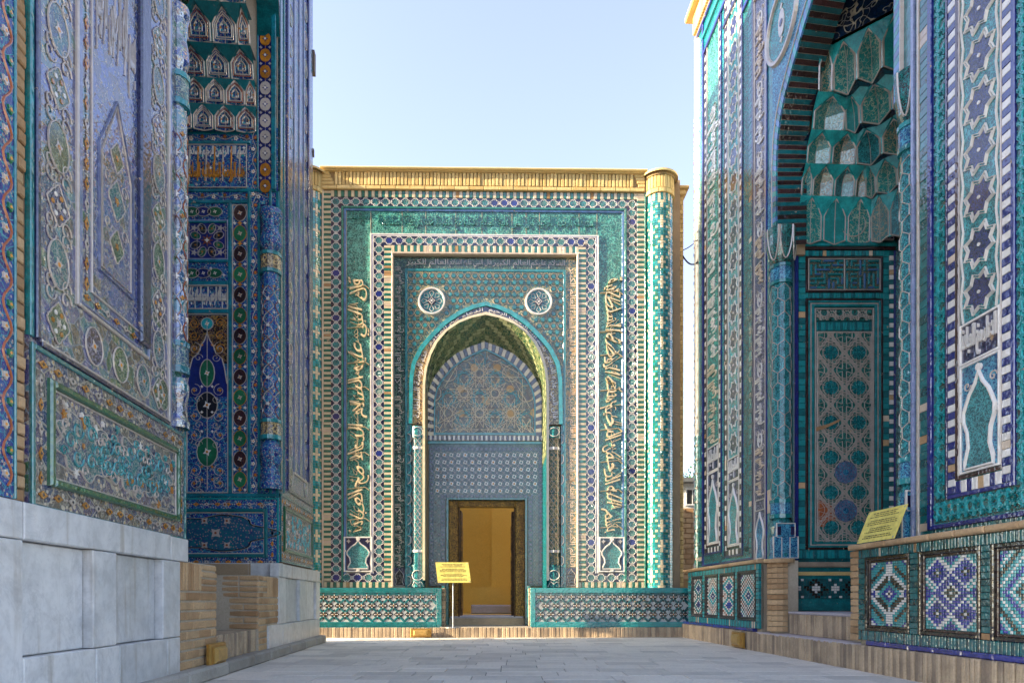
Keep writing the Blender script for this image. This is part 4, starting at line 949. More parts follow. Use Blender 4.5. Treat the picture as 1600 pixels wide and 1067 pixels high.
# engaged column on the near corner of the niche
def corner_col(fr, par, uc_, r, v0, v1, wc, shaft, ringm, base_h=.62, cap=True, hexs=False, line=PK, capm=None):
    wp = cyl_warp(uc_, r, wc); hw = pi*r*.8; b = MB(); q = 10
    for i in range(q): b.box(-hw+2*hw*i/q, v0+base_h, -hw+2*hw*(i+1)/q, v1, -.02, 0, shaft)
    c = b.build('engaged_column', par, fr, warp=wp)
    for ya, yb2, w, m in ((v0+base_h-.05, v0+base_h, .02, ringm), (v0+base_h, v0+base_h+.14, .012, capm or A_gd), (v0+base_h+.14, v0+base_h+.18, .022, ringm), (v1-.04, v1, .022, ringm), (v1, v1+.16, .014, capm or A_gd), (v1+.16, v1+.2, .024, ringm)):
        b = MB()
        for i in range(q): b.box(-hw+2*hw*i/q, ya, -hw+2*hw*(i+1)/q, yb2, -.02, w, m)
        b.build('column_ring', c, fr, warp=wp)
    prof = [(0, 1.25), (.12, 1.3), (.2, 1.1), (.45, .95), (.62, 1.2), (.8, 1.25), (.93, .95), (1, .8)]
    for y0_, s_, flip in ((v0, base_h-.05, False), (v1+.2, .5, True)):
        if flip and not cap: continue
        b = MB(); nseg = 16
        rows = []
        for t, k in (prof if not flip else [(1-a, bb) for a, bb in prof[::-1]]):
            rows.append([(uc_+r*k*sin(a), y0_+s_*t, wc+r*k*cos(a)) for a in [-pi*.8+1.6*pi*i/nseg for i in range(nseg+1)]])
        for R0, R1 in zip(rows[:-1], rows[1:]):
            for i in range(nseg): b.add([R0[i], R0[i+1], R1[i+1], R1[i]], [(0, 1, 2, 3)], shaft)
        b.build('column_vase', c, fr)
    b = MB(); st = .30 if not hexs else r*1.5
    ny = int((v1-v0-base_h-.2)/st)
    for j in range(ny):
        y_ = v0+base_h+.2+(j+.5)*st
        for i in (-1, 0, 1):
            x = i*hw*.55+(hw*.27 if j % 2 and hexs else 0)
            if hexs:
                p = [(x+hw*.31*cos(pi/6+k*pi/3), y_+st*.66*sin(pi/6+k*pi/3)) for k in range(6)]; b.rib(p, .008, 0, .008, line, True); b.disc(x, y_, r*.24, 0, .005, TQ, 6, 0, r*.1)
            else:
                b.rib([(x+hw*.24*sin(2*pi*k/10), y_-st/2+st*k/10) for k in range(11)], .010, 0, .006, line if i else PK); b.rib([(x-hw*.24*sin(2*pi*k/10), y_-st/2+st*k/10) for k in range(11)], .010, 0, .006, OR)
                b.disc(x, y_, .026, 0, .008, WH, 10, 0, .014); b.disc(x+hw*.27, y_+st*.5, .02, 0, .008, (OC, PK)[j % 2], 8, 0, .011)
    b.build('column_ornament', c, fr, warp=wp)
    return c
corner_col(LF, left, LB-.085, .065, 1.9, 4.3, -.02, F_near, TB, .45, capm=A_tqc)
corner_col(LF, left, LB-.085, .065, 5.1, 8.0, -.02, F_near, TB, .45, cap=False, capm=A_tqc)
# far pylon
b = MB(); b.box(LC, 1.08, LD, PT, -.02, -.002, F_near); b.build('mosaic_field', left, LF)
b = MB(); fb = lU(449); fc = lU(480); fd = lU(486); fa = lU(443)
b.box(LC, 1.9, lU(440), PT, -.02, .012, TD, .004); b.box(fa, 1.9, fa+.03, PT, -.02, .012, TQ, .004)
b.box(fb-.05, 1.95, fb+.02, PT, -.03, .026, CB, .01); b.box(fc, 2.25, fc+.09, PT, -.03, .028, CB, .01); b.box(fb+.02, 1.95, LD, 1.99, -.03, .02, NV, .006)
for p in (459, 467, 474): b.box(lU(p), 2.25, lU(p)+.025, PT, -.02, .012, LV, .004)
b.box(lU(459), 2.22, fc, 2.25, -.02, .012, PK, .004)
b.build('frame_moulding', left, LF)
for k in range(22):
    y_ = 2.15+k*.38
    for x0, x1 in ((fb+.03, lU(458)), (lU(475), fc)): b = MB(); medal(b, (x0+x1)/2, y_, (x1-x0)*.4, .12, 0, (A_grn, A_cbc, A_tqc)[k % 3], PK, PK, wd_=.010); b.build('cartouche', left, LF)
q = base_panel(LF, left, LC+.01, LD-.005, 1.075, 1.87, False)
b = MB()
for i in range(60):
    x, y_ = random.uniform(q[0]+.02, q[2]-.02), random.uniform(q[1]+.02, q[3]-.02); scrolls(b, x, y_, .045, .004, random.choice((TL, TL, PK)), 1.1, random.choice((1, -1)), .012, random.random()*6)
b.build('scroll_medallion', left, LF)
c = MB(); c.solid(LD, lV(489, 112), LD+.10, lV(489, 78), -.10, .02, TIN); c.solid(LD, lV(489, 243), LD+.05, lV(489, 232), -.06, .01, TIN); c.build('wooden_bracket', left, LF)
# far reveal of the niche, seen square on
LR = Frame(0, LF.M.translation.y+LC*LF.U.y, 1, 0)
rU = lambda px, w=0: LR.u(px, w)
rV = lambda py, w=0: LR.v(350, py, w)
xr = (LF.O+LF.U*LC).x; xl = xr-DEP+.02
b = MB(); b.box(xl, .3, xr-.02, 9.1, -.03, -.012, MO)
b.box(xl, 1.08, xr, 6.1, -.03, -.006, F_frz); b.build('reveal_wall', left, LR)
b = MB()
def vb_(x0, y0_, x1, y1_, m, w=.012): b.box(rU(x0), rV(y0_), rU(x1), rV(y1_), -.01, w, m, .004)
TT_ = TB
vb_(421, 775, 425, 300, TT_, .02); vb_(387, 770, 391.5, 300, TT_, .014); vb_(357, 770, 362, 318, TT_, .014); vb_(403, 770, 407, 318, TT_, .016)
vb_(250, 318, 393, 313, TT_); vb_(250, 300, 432, 296, TT_); vb_(250, 225, 391, 221, TT_); vb_(250, 210, 391, 206.5, TT_)
vb_(250, 776, 437, 771, TT_, .02)
for ya, yb2 in ((349, 345), (410, 406), (446, 440), (490, 484)): vb_(289, ya, 357, yb2, TT_, .02)
vb_(286, 770, 291.5, 345, TT_, .02)
vb_(432, 775, 437, 300, TT_, .02)
vb_(402, 298, 404.5, 0-200, TT_, .02); vb_(425, 298, 432, -200, TT_, .03)
b.build('teal_moulding', left, LR)
b = MB()
for y0_, y1_ in ((345, 407), (446, 484), (490, 770)): ring(b, rU(291.5), rV(y1_), rU(357), rV(y0_), .012, -.01, .022 if y0_ != 490 else .010, PK if y0_ > 345 else LV, .003)
ring(b, rU(363), rV(770), rU(387), rV(320), .008, -.01, .008, PK, .002); b.build('pale_fillet', left, LR)
# square rosette panel
b = MB(); cx, cy = rU(324), rV(376); b.box(rU(293), rV(404), rU(355), rV(348), -.01, .004, TT if False else CB); b.build('rosette_ground', left, LR)
b = MB(); R_ = .145
for k in range(8):
    a = k*pi/4+pi/8; x, y_ = cx+R_*cos(a), cy+R_*sin(a); p = lens(0, 0, .034, .05, 12, 1.1); ca, sa = cos(a-pi/2), sin(a-pi/2)
    b.poly([(x+X_*ca-Y_*sa, y_+X_*sa+Y_*ca) for X_, Y_ in p], .003, .008, GR if k % 2 else BK); b.rib([(x+1.25*(X_*ca-Y_*sa), y_+1.25*(X_*sa+Y_*ca)) for X_, Y_ in p], .007, .003, .011, PK, True); b.disc(x, y_, .012, .003, .012, OC, 6)
b.disc(cx, cy, .075, .003, .010, OR, 16, 0, .03); b.disc(cx, cy, .03, .003, .013, WH, 8, 0, .015)
for k in range(4):
    a = pi/4+k*pi/2; x, y_ = cx+.25*cos(a)*.86, cy+.25*sin(a)*.8; b.disc(x, y_, .04, .003, .009, PK, 10, 0, .018)
    for s_ in (-1, 1): scrolls(b, x+.06*s_*(1 if k % 2 else -1), y_, .04, .003, PK, 1, s_)
for s_ in (.21, .115): b.rib([(cx-s_, cy-s_), (cx+s_, cy-s_), (cx+s_, cy+s_), (cx-s_, cy+s_)], .007, .003, .009, PK, True)
b.build('rosette', left, LR)
b = MB(); script(b, S3+" "+S4, rU(294), rV(482), rU(354), rV(448), -.005, .012, WH, 0, .012); b.rib([(rU(294), rV(464)), (rU(354), rV(464))], .006, 0, .007, LV); b.build('inscription', left, LR)
b = MB(); b.box(rU(293), rV(568), rU(355), rV(493), -.01, .002, F_blk); b.box(rU(293), rV(768), rU(355), rV(568), -.01, .001, F_frz); b.build('tall_panel_ground', left, LR)
b = MB(); cx = rU(324)
og = [(cx-.23, rV(600)), (cx-.20, rV(575)), (cx-.17, rV(560)), (cx-.10, rV(552)), (cx-.07, rV(540)), (cx-.03, rV(532)), (cx, rV(520))]; og = og+[(2*cx-x, y_) for x, y_ in og[-2::-1]]
b.poly(og+[(cx+.23, rV(620)), (cx-.23, rV(620))], .0, .004, CB); b.rib(og, .012, .002, .014, PK)
for cy_, hw, hh, m in ((506, .07, .07, TL), (583, .085, .16, GR), (633, .12, .15, BK), (706, .12, .17, GR)): medal(b, cx, rV(cy_), hw, hh, .004, m, PK, WH, wd_=.012)
for cy_ in (545, 610, 650, 680, 735, 755):
    for s_ in (-1, 1):
        scrolls(b, cx+s_*.14, rV(cy_), .075, .003, PK, 1.4, s_, .008, pi/2); scrolls(b, cx+s_*.10, rV(cy_+14), .05, .003, PK, 1.2, -s_, .007)
        b.disc(cx+s_*.15, rV(cy_), .022, .003, .012, OC, 8, 0, .012); b.disc(cx+s_*.06, rV(cy_-6), .018, .003, .012, (WH, OC)[cy_ % 2], 8, 0, .010)
for cy_ in (505, 525, 545):
    for s_ in (-1, 1): scrolls(b, cx+s_*.15, rV(cy_), .06, .003, OC, 1.4, s_, .007); scrolls(b, cx+s_*.10, rV(cy_+8), .04, .003, MG, 1.4, -s_, .010)
b.rib([(cx, rV(765)), (cx, rV(500))], .008, .002, .010, PK)
b.build('tall_panel_medallions', left, LR)
cx = rU(375)
for i, cy_ in enumerate(range(333, 765, 32)):
    b = MB()
    medal(b, cx, rV(cy_), .075, .095, 0, (MG, GR)[i % 2], OC if i % 2 else PK, PK, wd_=.006); b.disc(cx, rV(cy_+16), .03, 0, .008, OC, 8, 0, .014)
    for s_ in (-1, 1): b.disc(cx+s_*.06, rV(cy_+16), .02, 0, .008, WH, 8, 0, .010)
    b.build('cartouche', left, LR)
b = MB()
for cy_ in (331, 427):
    for i, px in enumerate((270, 300, 318, 336)): medal(b, rU(px), rV(cy_), .055, .085, 0, GR if i % 2 else CB, PK, WH, True, .008)
for px in (295, 330, 350): b.disc(rU(px), rV(420 if px == 330 else 430), .02, 0, .008, WH, 8, 0, .01)
b.build('cartouche_chain', left, LR, kind='stuff')
b = MB(); vine(b, rV(768), rV(205), rU(397.5), .022, .26, False, .008, PK, (WH, OR), .026); b.build('vine_border', left, LR)
b = MB(); vine(b, rU(255), rU(430), rV(306.5), .018, .26, True, .008, PK, (WH, OR), .026); vine(b, rU(255), rU(391), rV(215.5), .02, .26, True, .008, PK, (WH, OR), .028); b.build('vine_border', left, LR)
b = MB(); b.box(rU(250), rV(294), rU(386), rV(226), -.01, .002, F_frz); ring(b, rU(250), rV(294), rU(386), rV(226), .010, -.01, .012, PK, .002)
for i in range(30):
    x, y_ = random.uniform(rU(255), rU(382)), random.uniform(rV(290), rV(230)); b.disc(x, y_, .02, .002, .006, random.choice((PK, WH, TL)), 8, 0, .011)
b.build('script_panel', left, LR)
b = MB(); script(b, S6+" "+S4, rU(275), rV(290), rU(383), rV(254), .004, .016, OC, 0, .02)
for k in range(7): b.rib([(rU(296+k*13), rV(284)), (rU(297+k*13), rV(230))], .018, .004, .015, OC if k % 2 else PK)
b.build('inscription', left, LR)
b = MB(); script(b, S3+" "+S4, rU(278), rV(249), rU(384), rV(229), .004, .013, WH, 0, .012); b.build('inscription', left, LR)
# blue band with palmettes beside the arch, and the piece over the column
b = MB(); b.box(rU(404.5), rV(296), rU(425), rV(-200), -.01, .008, CB); b.box(rU(407.5), rV(385), rU(432), rV(320), -.01, .010, CB); b.build('palmette_ground', left, LR)
cx = rU(415)
for i in range(19):
    b = MB()
    cy_ = 292-i*25.5; m = OC if i % 7 in (0, 1, 4, 5, 6)[:2] or 8 <= i <= 11 else PK
    p = lens(cx, rV(cy_), .062, .075, 16, .8); b.poly(p, .006, .014, m); b.poly(star(cx, rV(cy_), .036, .014, 4), .01, .017, CB); b.rib([(cx, rV(cy_)-.09), (cx, rV(cy_)+.09)], .008, .006, .012, m); b.disc(cx, rV(cy_), .014, .01, .02, WH, 6)
    for s_ in (-1, 1): b.disc(cx+s_*.052, rV(cy_-12.7), .018, .006, .013, PK, 8, 0, .010)
    b.build('palmette', left, LR)
for cy_ in (336, 370):
    b = MB()
    medal(b, rU(420), rV(cy_), .06, .085, .010, CB, OC, WH, wd_=.012); b.disc(rU(420), rV(cy_), .03, .012, .02, OC, 8, 0, .016); b.build('palmette', left, LR)
# corner column on the far edge
fcu = LC+.02
cW = Frame(0, LR.O.y, 1, 0); corner_col(cW, left, rU(423.5), .10, rV(765), rV(425), .0, F_frz, TQ, .62, cap=True, capm=A_gd)
# base panel of the reveal
q = base_panel(LR, left, xl+.3, xr-.005, rV(888), rV(777), True)
b = MB(); cy = (q[1]+q[3])/2; hh = (q[3]-q[1])/2; cx = rU(338)
p = []
for i in range(64):
    a = 2*pi*i/64; r = 1; x, y_ = cos(a), sin(a); p.append((cx+.62*x*(.84+.16*cos(6*a))+(.12*x**5 if x > 0 else .12*x**5), cy+hh*.93*y_*(.80+.2*abs(cos(2.5*a)))))
b.poly(p, .002, .010, F_teal); b.rib(p, .012, .004, .018, BK, True); b.rib([(cx+(x-cx)*1.03, cy+(y_-cy)*1.05) for x, y_ in p], .007, .004, .014, PK, True)
for dx, dy in ((0, 0), (-.13, .14), (.13, .14), (-.13, -.14), (.13, -.14)): b.poly(star(cx+dx, cy+dy, .05 if dx else .07, .025 if dx else .035, 4, pi/4), .008, .02, PK); b.disc(cx+dx, cy+dy, .015, .01, .024, OR, 6)
for px, py in ((293, 790), (293, 868), (352, 788), (393, 795), (405, 868), (385, 872), (410, 790)): b.disc(rU(px), rV(py), .035, .004, .014, PK, 10, 0, .018); b.disc(rU(px), rV(py), .012, .006, .017, OR, 6)
b.build('lobed_medallion', left, LR)
# muqarnas above
def mini(cell, fr, V_, n_, k):
    c = MB(); nn = Vector((n_[0], 0, n_[1]))*.004; cen = sum((Vector(V_[i]) for i in (0, 2, 5, 3, 8)), Vector())/5; oc = [0, 2, 5, 7, 8, 6, 3]
    for sc_, wd_, m in ((.80, .006, OR if k % 3 else PK), (.66, .007, PK), (.34, .008, PK)):
        P = [cen+(Vector(V_[i])-cen)*sc_+nn for i in oc]
        for p, r in zip(P, P[1:]+P[:1]):
            d = (r-p).normalized(); sd_ = Vector((n_[0], 0, n_[1])).cross(d)*wd_; c.add([tuple(p-sd_), tuple(p+nn*1.5), tuple(p+sd_), tuple(r-sd_), tuple(r+nn*1.5), tuple(r+sd_)], [(0, 1, 4, 3), (1, 2, 5, 4)], m)
    for q in range(6):
        a = q*pi/3; u_ = Vector((-n_[1], 0, n_[0])); e = cen+nn*2+(u_*cos(a)+Vector((0, 1, 0))*sin(a))*.035; s_ = .013
        c.add([tuple(e-u_*s_), tuple(e-Vector((0, s_, 0))), tuple(e+u_*s_), tuple(e+Vector((0, s_, 0)))], [(0, 1, 2, 3)], (OC, WH, TL)[q % 3])
    c.build('cell_ornament', cell, fr)
pth, vtop = muqarnas(LF, left, LB, LC, DEP, 6.03, [(.27, .0), (.27, .04), (.27, .08), (.33, .24), (.33, .40), (.36, .56)], .24, [F_frz], PK, TD, TD, pattern=mini)
b = MB(); fan_dome(b, pth, vtop, ((LB+LC)/2, 9.05), F_frz); b.build('niche_shell', left, LF)
b = MB(); b.solid(LB, 1.0, LC, 6.1, -DEP-.05, -DEP, CORE); b.box(LB, 1.08, LC, 6.03, -DEP, -DEP+.01, F_frz); b.build('niche_back', left, LF)
# near spandrel face above the arch
b = MB(); above(b, lar, PT, .004, F_near); b.build('spandrel', left, LF)
# cornice
b = MB(); b.box(LA-.1, TOP, LD+.12, TOP+.12, -1, .14, BRG, .02); b.build('cornice_ledge', left, LF)
b = MB(); b.solid(LA, PT, LD, TOP, -.5, .03, MOG); b.build('cornice_bed', left, LF)
for i in range(70): put('cornice_brick', boxmesh((LD-LA)/70-.012, .3, .05, BRG, .006, 'cornice_brick'), left, LF, LA+(LD-LA)*i/70, TOP-.34, .06)
# marble plinth
LP = Frame(-2.01, 0, -.085, 1); pU = lambda px: LP.u(px); pV = lambda px, py: LP.v(px, py)
b = MB(); b.solid(2.2, 0, LB, 1.06, -1.5, -.09, CORE); b.solid(LC+.0, 0, LP.u(497), 1.05, -1.5, -.09, CORE); b.solid(LB, 0, LC, .30, -DEP, -.05, CORE)
b.build('plinth_core', left, LF)
def slabs(lst, name, w0=-.06):
    for x0, x1, y0_, y1_, w in lst: put(name, boxmesh(x1-x0-.006, y1_-y0_-.005, .10, MB_, .006, name), left, LP, x0+.003, y0_, w)
e0 = pU(293)
slabs([(2.0, 2.62, .92, 1.10, .0), (2.62, pU(37), .92, 1.10, 0), (pU(37), pU(267), .92, 1.10, .002), (pU(267), e0+.02, .92, 1.095, 0),
       (2.0, 2.5, .37, .92, -.004), (2.5, pU(37), .12, .92, .0), (pU(37), pU(150), .10, .37, .0), (pU(150), pU(187), .10, .37, .002), (pU(187), pU(262), .10, .37, .001), (pU(262), pU(282), .10, .37, 0),
       (pU(37), pU(145), .37, .92, -.052), (pU(146), pU(183), .37, .92, -.001), (pU(183), pU(254), .37, .92, -.052), (pU(255), pU(282), .37, .92, 0), (2.0, 2.5, .1, .37, 0)], 'marble_slab')
f0 = pU(436); f1 = pU(500)
slabs([(f0, f1, .90, 1.06, .0), (f0, pU(447), .36, .90, 0), (pU(447), pU(468), .36, .90, -.035), (pU(468), pU(477), .36, .90, 0), (pU(477), pU(494), .36, .90, -.033), (pU(494), f1, .36, .90, 0),
       (pU(420), pU(442), .10, .36, .0), (pU(442), pU(470), .10, .36, .002), (pU(470), f1-.02, .10, .36, 0)], 'marble_slab')
MLR = Frame(0, LR.O.y, 1, 0); xq = (LP.O+LP.U*f0).x
for x0 in (xl+.1, xl+.75): put('marble_slab', boxmesh(min(.64, xq-x0)-.005, .155, .07, MB_, .006), left, MLR, x0, .905, .03)
put('marble_slab', boxmesh(xq-(xl+1.40)-.005, .155, .07, MB_, .006), left, MLR, xl+1.40, .905, .03)
# stone kerb along the foot
xk = 2.2
while xk < pU(500):
    l = random.uniform(.55, .95); l = min(l, pU(500)+.02-xk); put('kerb_stone', boxmesh(l-.012, .115, .3, ST, .02, 'kerb_stone'), left, LP, xk, -.005, .085+random.uniform(-.006, .006)); xk += l
# brick piers and the worn step between them
def brick_box(u0, u1, v0, v1, wf, dep, name='brick_pier'):
    c = MB(); c.solid(u0+.01, v0, u1-.01, v1-.005, wf-dep, wf-.006, MO); p = c.build(name, left, LP); return p
BJ = dict(b=.006, joint=.016, jit=.002)
pr = brick_box(e0-.08, pU(341), .1, .93, -.015, .9)
bricks(LP, pr, pU(283.5), .105, pU(341), .70, -.012, .30, .075, BR, **BJ)
bricks(LP, pr, pU(283.5), .70, pU(318), .925, -.010, .058, .225, BR, bond=False, **BJ)
bricks(LP, pr, pU(318), .70, pU(341), .925, -.010, .25, .056, BR, bond=False, **BJ)
p2 = brick_box(pU(406)+.01, f0+.02, .1, .895, -.015, .9)
bricks(LP, p2, pU(407), .37, pU(437), .66, -.012, .26, .072, BR, **BJ); bricks(LP, p2, pU(420), .66, pU(437), .89, -.011, .058, .23, BR, bond=False, **BJ)
bricks(LP, p2, pU(407), .66, pU(420), .89, -.011, .2, .058, BR, bond=False, **BJ); bricks(LP, p2, pU(407), .1, pU(419), .37, -.012, .2, .066, BR, **BJ)
PF = Frame(0, (LP.O+LP.U*pU(406)).y, 1, 0); xp = (LP.O+LP.U*pU(406)).x-.015
bricks(PF, p2, xp-.62, .33, xp, .66, .006, .30, .072, BR, **BJ); bricks(PF, p2, xp-.40, .66, xp, .89, .012, .24, .058, BR, bond=False, **BJ); bricks(PF, p2, xp-.62, .66, xp-.40, .89, .012, .058, .23, BR, bond=False, **BJ)
sp = brick_box(pU(341), pU(406), .1, .315, -.05, 1.5, 'brick_step')
bricks(LP, sp, pU(341), .105, pU(406), .335, -.035, .052, .235, BRD, bond=False, jit=.012, d=.3, b=.008)
# wall of the next portal at the very left edge
nb = thing('portal', 'narrow brick and mosaic edge of a neighbouring portal at the far left', 'building', (-2.6, 2.9, 0))
b = MB(); b.solid(.9, 1.08, lU(45)-.002, TOP, -3, -.05, MO); b.build('wall', nb, LF)
bricks(LF, nb, lU(21), 1.1, lU(44.5), 3.1, -.012, .12, .062, BR, b=.006, bond=True, jit=.006)
b = MB(); 
k = 0; y_ = 3.1
while y_ < TOP: b.box(lU(21)+(.0 if k % 2 else .01), y_, lU(44.5), y_+.054, -.05, -.012+random.uniform(-.006, .006), BR, .006); y_ += .062; k += 1
b.build('upper_brickwork', nb, LF, kind='stuff')
b = MB(); b.box(1.5, 1.1, lU(17), TOP, -.05, .012, F_frz); b.box(lU(17), 1.1, lU(20.5), TOP, -.05, .02, TQ, .005); b.build('mosaic_strip', nb, LF)
b = MB(); vine(b, 1.15, 9, lU(6), .03, .22, False, .008, OR, (PK, GR), .022, .012, .02); b.build('vine_border', nb, LF)

# ------------------------------------------------------------------ right mausoleum
RF = Frame(3.65, 0, .045, -1); RB = Frame(3.45, 0, .045, -1)
qU = lambda px, w=0: RF.u(px, w)
qV = lambda px, py, w=0: RF.v(px, py, w)
right = thing('mausoleum', 'turquoise and white tiled mausoleum with a deep muqarnas niche, right side of the lane', 'mausoleum', (3.3, 7, 0))
RA, RBb, RC, RD = qU(1088), qU(1207), qU(1399), qU(1990)      # far edge, niche far side, niche near side, near edge
RT = 10.55; RSP, RAP = 6.0, 7.42; RDEP = 1.5; auc, aw = (RBb+.14+RC)/2, (RC-RBb-.14)/2
BASE = 1.135
b = MB()
b.solid(RA, 0, RBb+.02, RT, -5, -.03, CORE); b.solid(RC+.2, 0, RD, RT, -5, -.03, CORE); b.solid(RBb, 0, RC+.2, RT, -5, -RDEP-.05, CORE); b.solid(RC-.0, 5.0, RC+.2, RT, -.3, -.03, CORE); b.solid(RC+.02, 0, RC+.2, 5.2, -RDEP, -.25, CORE)
rar = curve_arch(auc, aw, RSP, RAP, P_R)
above(b, [(RBb, RSP)]+rar+[(RC, RSP)], RT, -.03, CORE); above(b, rar, RT, -.34, CORE)
b.solid(RBb, 8.6, RC, RT, -RDEP-.1, -.36, CORE)
b.solid(RBb+.02, 4.9, RBb+.14, RT, -.35, -.03, CORE)
b.build('wall', right, RF)
# ---- frames on the pylons
def check(b, x0, y0, x1, y1, size, m1, m2, vert=True): strip(b, x0, y0, x1, y1, size, (m1, m2), vert, -.02, .008, .004, .002)
def star_band_tile(P, W, big):
    c = MB(); c.box(-P/2, -W/2, P/2, W/2, -.02, 0, A_rt)
    st_ = star(0, 0, W*.31, W*.225, 8, pi/8); c.poly(st_, 0, .006, A_nst if big else NV); c.disc(0, 0, W*.035, .004, .014, WH, 6)
    for k, q in ((1.13, .014), (1.33, .014)) if big else ((1.2, .026),):
        c.rib([(x*k, y_*k) for x, y_ in st_], W*q*1.35, 0, .014, WH, True)
    return c
def run_frame(x0, x1, ybot, ytop, kind, name, bw, sz, big=False):
    """x0..x1 outer limits in u: blue line, check border, manganese line, inner band"""
    b = MB(); m = (x1-x0); cb = bw
    for a, e in ((x0, x0+.022), (x1-.035, x1)): b.box(a, ybot, e, ytop, -.02, .016, CB if a != x0 else NV, .004)
    b.box(x0+.022, ybot, x1-.035, ybot+.03, -.02, .016, CB, .004)
    i0, i1 = x0+.024+cb, x1-.037-cb; vb2 = ybot+.034+cb*1.15
    b.box(i0, vb2, i0+.035, ytop, -.02, .014, MG, .004); b.box(i0+.035, vb2, i1, vb2+.03, -.02, .010, MG, .003); b.box(i0+.035, vb2+.03, i0+.045, ytop, -.02, .012, PK, .002); b.box(i1-.012, vb2+.03, i1, ytop, -.02, .012, PK, .002)
    fr_o = b.build('frame_moulding', right, RF)
    b = MB(); check(b, x0+.024, ybot+.034, i0-.003, ytop, sz, CB if big else MG, WH); check(b, i1+.003, ybot+.034, x1-.037, ytop, sz, CB if big else MG, WH); check(b, i0, ybot+.034, i1, ybot+.03+cb*1.1, sz, CB if big else MG, WH, False)
    b.build('check_border', right, RF, kind='stuff')
    j0, j1 = i0+.047, i1-.014; W = j1-j0
    # vase panel, text box, band
    vh = W*2.05 if big else W*2.2; vb3 = vb2+.034
    b = MB(); b.box(j0, vb3, j1, vb3+vh, -.02, 0, A_rb if big else NV); ring(b, j0, vb3, j1, vb3+vh, W*.04, -.02, .014, WH, .002); b.build('vase_panel_ground', right, RF)
    b = MB(); og = ogee((j0+j1)/2, vb3+.03, W*.44, vh*.86); b.poly(og, 0, .006, A_rt); b.rib(og, W*.06, 0, .022, WH, True); b.disc((j0+j1)/2, vb3+vh*.93, W*.07, 0, .018, WH, 8)
    for s_ in (-1, 1): b.disc((j0+j1)/2+s_*W*.44, vb3+vh*.5, W*.05, 0, .018, WH, 6); scrolls(b, (j0+j1)/2+s_*W*.32, vb3+vh*.8, W*.1, 0, PK, 1.2, s_, W*.03)
    b.build('vase_motif', right, RF)
    tv0 = vb3+vh+.004; th = W*.78; b = MB(); b.box(j0, tv0, j1, tv0+th, -.02, 0, NV); ring(b, j0, tv0, j1, tv0+th, W*.04, -.02, .014, WH, .002); b.build('script_panel', right, RF)
    b = MB(); script(b, S2 if big else S4, j0+W*.07, tv0+th*.1, j1-W*.07, tv0+th*.9, -.005, .018, WH, 0, .012); b.build('inscription', right, RF)
    v0 = tv0+th+.005
    if kind == 'star':
        P = W*.87; n_ = int((ytop-v0)/P)+1; c = star_band_tile(P, W, big); me = mesh_of(c, 'star_tile')
        for k in range(n_):
            if v0+(k+1)*P > ytop: break
            put('star_tile', me, right, RF, (j0+j1)/2, v0+(k+.5)*P, .001, pi/2)
        b = MB(); cx = (j0+j1)/2
        for s_ in (-1, 1):
            pts = []
            for k in range(n_*2): pts.append((cx+s_*(W*.47 if k % 2 else W*.41), v0+k*P/2))
            for q in (0,): b.rib([(x-s_*q*W*.05, y_) for x, y_ in pts], W*.022, 0, .016, WH)
        b.build('strapwork', right, RF)
        b = MB(); b.box(j0, v0, j1, ytop, -.02, -.004, A_rt); b.build('band_ground', right, RF)
    else:
        b = MB(); b.box(j0, v0, j1, ytop, -.02, -.002, A_far); b.build('band_ground', right, RF)
        b = MB(); k = 0; y_ = v0+.03
        while y_+1.35 < ytop: script(b, (S1, S3, S2, S6)[k % 4], j0+.01, y_, j1-.01, y_+1.25, -.01, .014, WO if y_ < 4 else WH, 1, .02); y_ += 1.35; k += 1
        b.build('inscription', right, RF)
TOPF = 9.55
b = MB(); b.box(RA+.05, BASE, RBb, RT-.3, -.03, -.004, TQ); b.box(RC, 5.1, RD, RT-.3, -.03, -.004, TQ); b.box(qU(1425.5), BASE, RD, 5.1, -.03, -.004, TQ); b.build('tile_bed', right, RF)
run_frame(qU(1101), qU(1128), qV(1101, 868), TOPF, 'text', 'panel', .075, .075)
run_frame(qU(1132.5), qU(1161), qV(1133, 872), TOPF, 'star', 'panel', .075, .075)
run_frame(qU(1479), qU(1588), 1.42, TOPF, 'star', 'panel', .085, .058, True)
# carved bands and plain runs
b = MB()
for x0, x1, m, v0, w in ((1128.5, 1132, A_rt, 1.3, 0), (1162, 1170, A_rd, 1.3, .0), (1460, 1478, A_rd, 1.42, .0), (1588.5, 1622, A_rd, 1.42, 0)):
    b.box(qU(x0), v0, qU(x1), TOPF, -.02, w, m)
b.box(qU(1101), 1.235, qU(1170), 1.36, -.02, 0, A_rd); b.box(qU(1460), 1.25, qU(1622), 1.418, -.02, 0, A_rd); b.build('carved_band', right, RF)
b = MB()
girih(b, (qU(1460)+.01, 1.44, qU(1478)-.01, TOPF), .16, .16, 8, 3, .10, .009, 0, .012, TL); girih(b, (qU(1588.5)+.01, 1.26, qU(1622)-.01, 7), .16, .16, 8, 3, .10, .009, 0, .012, TL)
girih(b, (qU(1460), 1.26, qU(1588), 1.41), .16, .16, 8, 3, .09, .008, 0, .012, TL)
b.build('girih_straps', right, RF, kind='stuff')
b = MB()
for x0, x1, m, v0, w in ((1098, 1099.6, CB, 1.18, .02), (1176.3, 1178.6, NV, 1.14, .02), (1452, 1458.5, CB, 1.2, .022), (1197.5, 1199, CB, 1.14, .016)): b.box(qU(x0), v0, qU(x1), TOPF+.6, -.02, w, m, .005)
b.box(qU(1178.8), 1.14, qU(1180), TOPF, -.02, .012, PK, .002); b.box(qU(1196), 1.14, qU(1197.2), TOPF, -.02, .012, PK, .002)
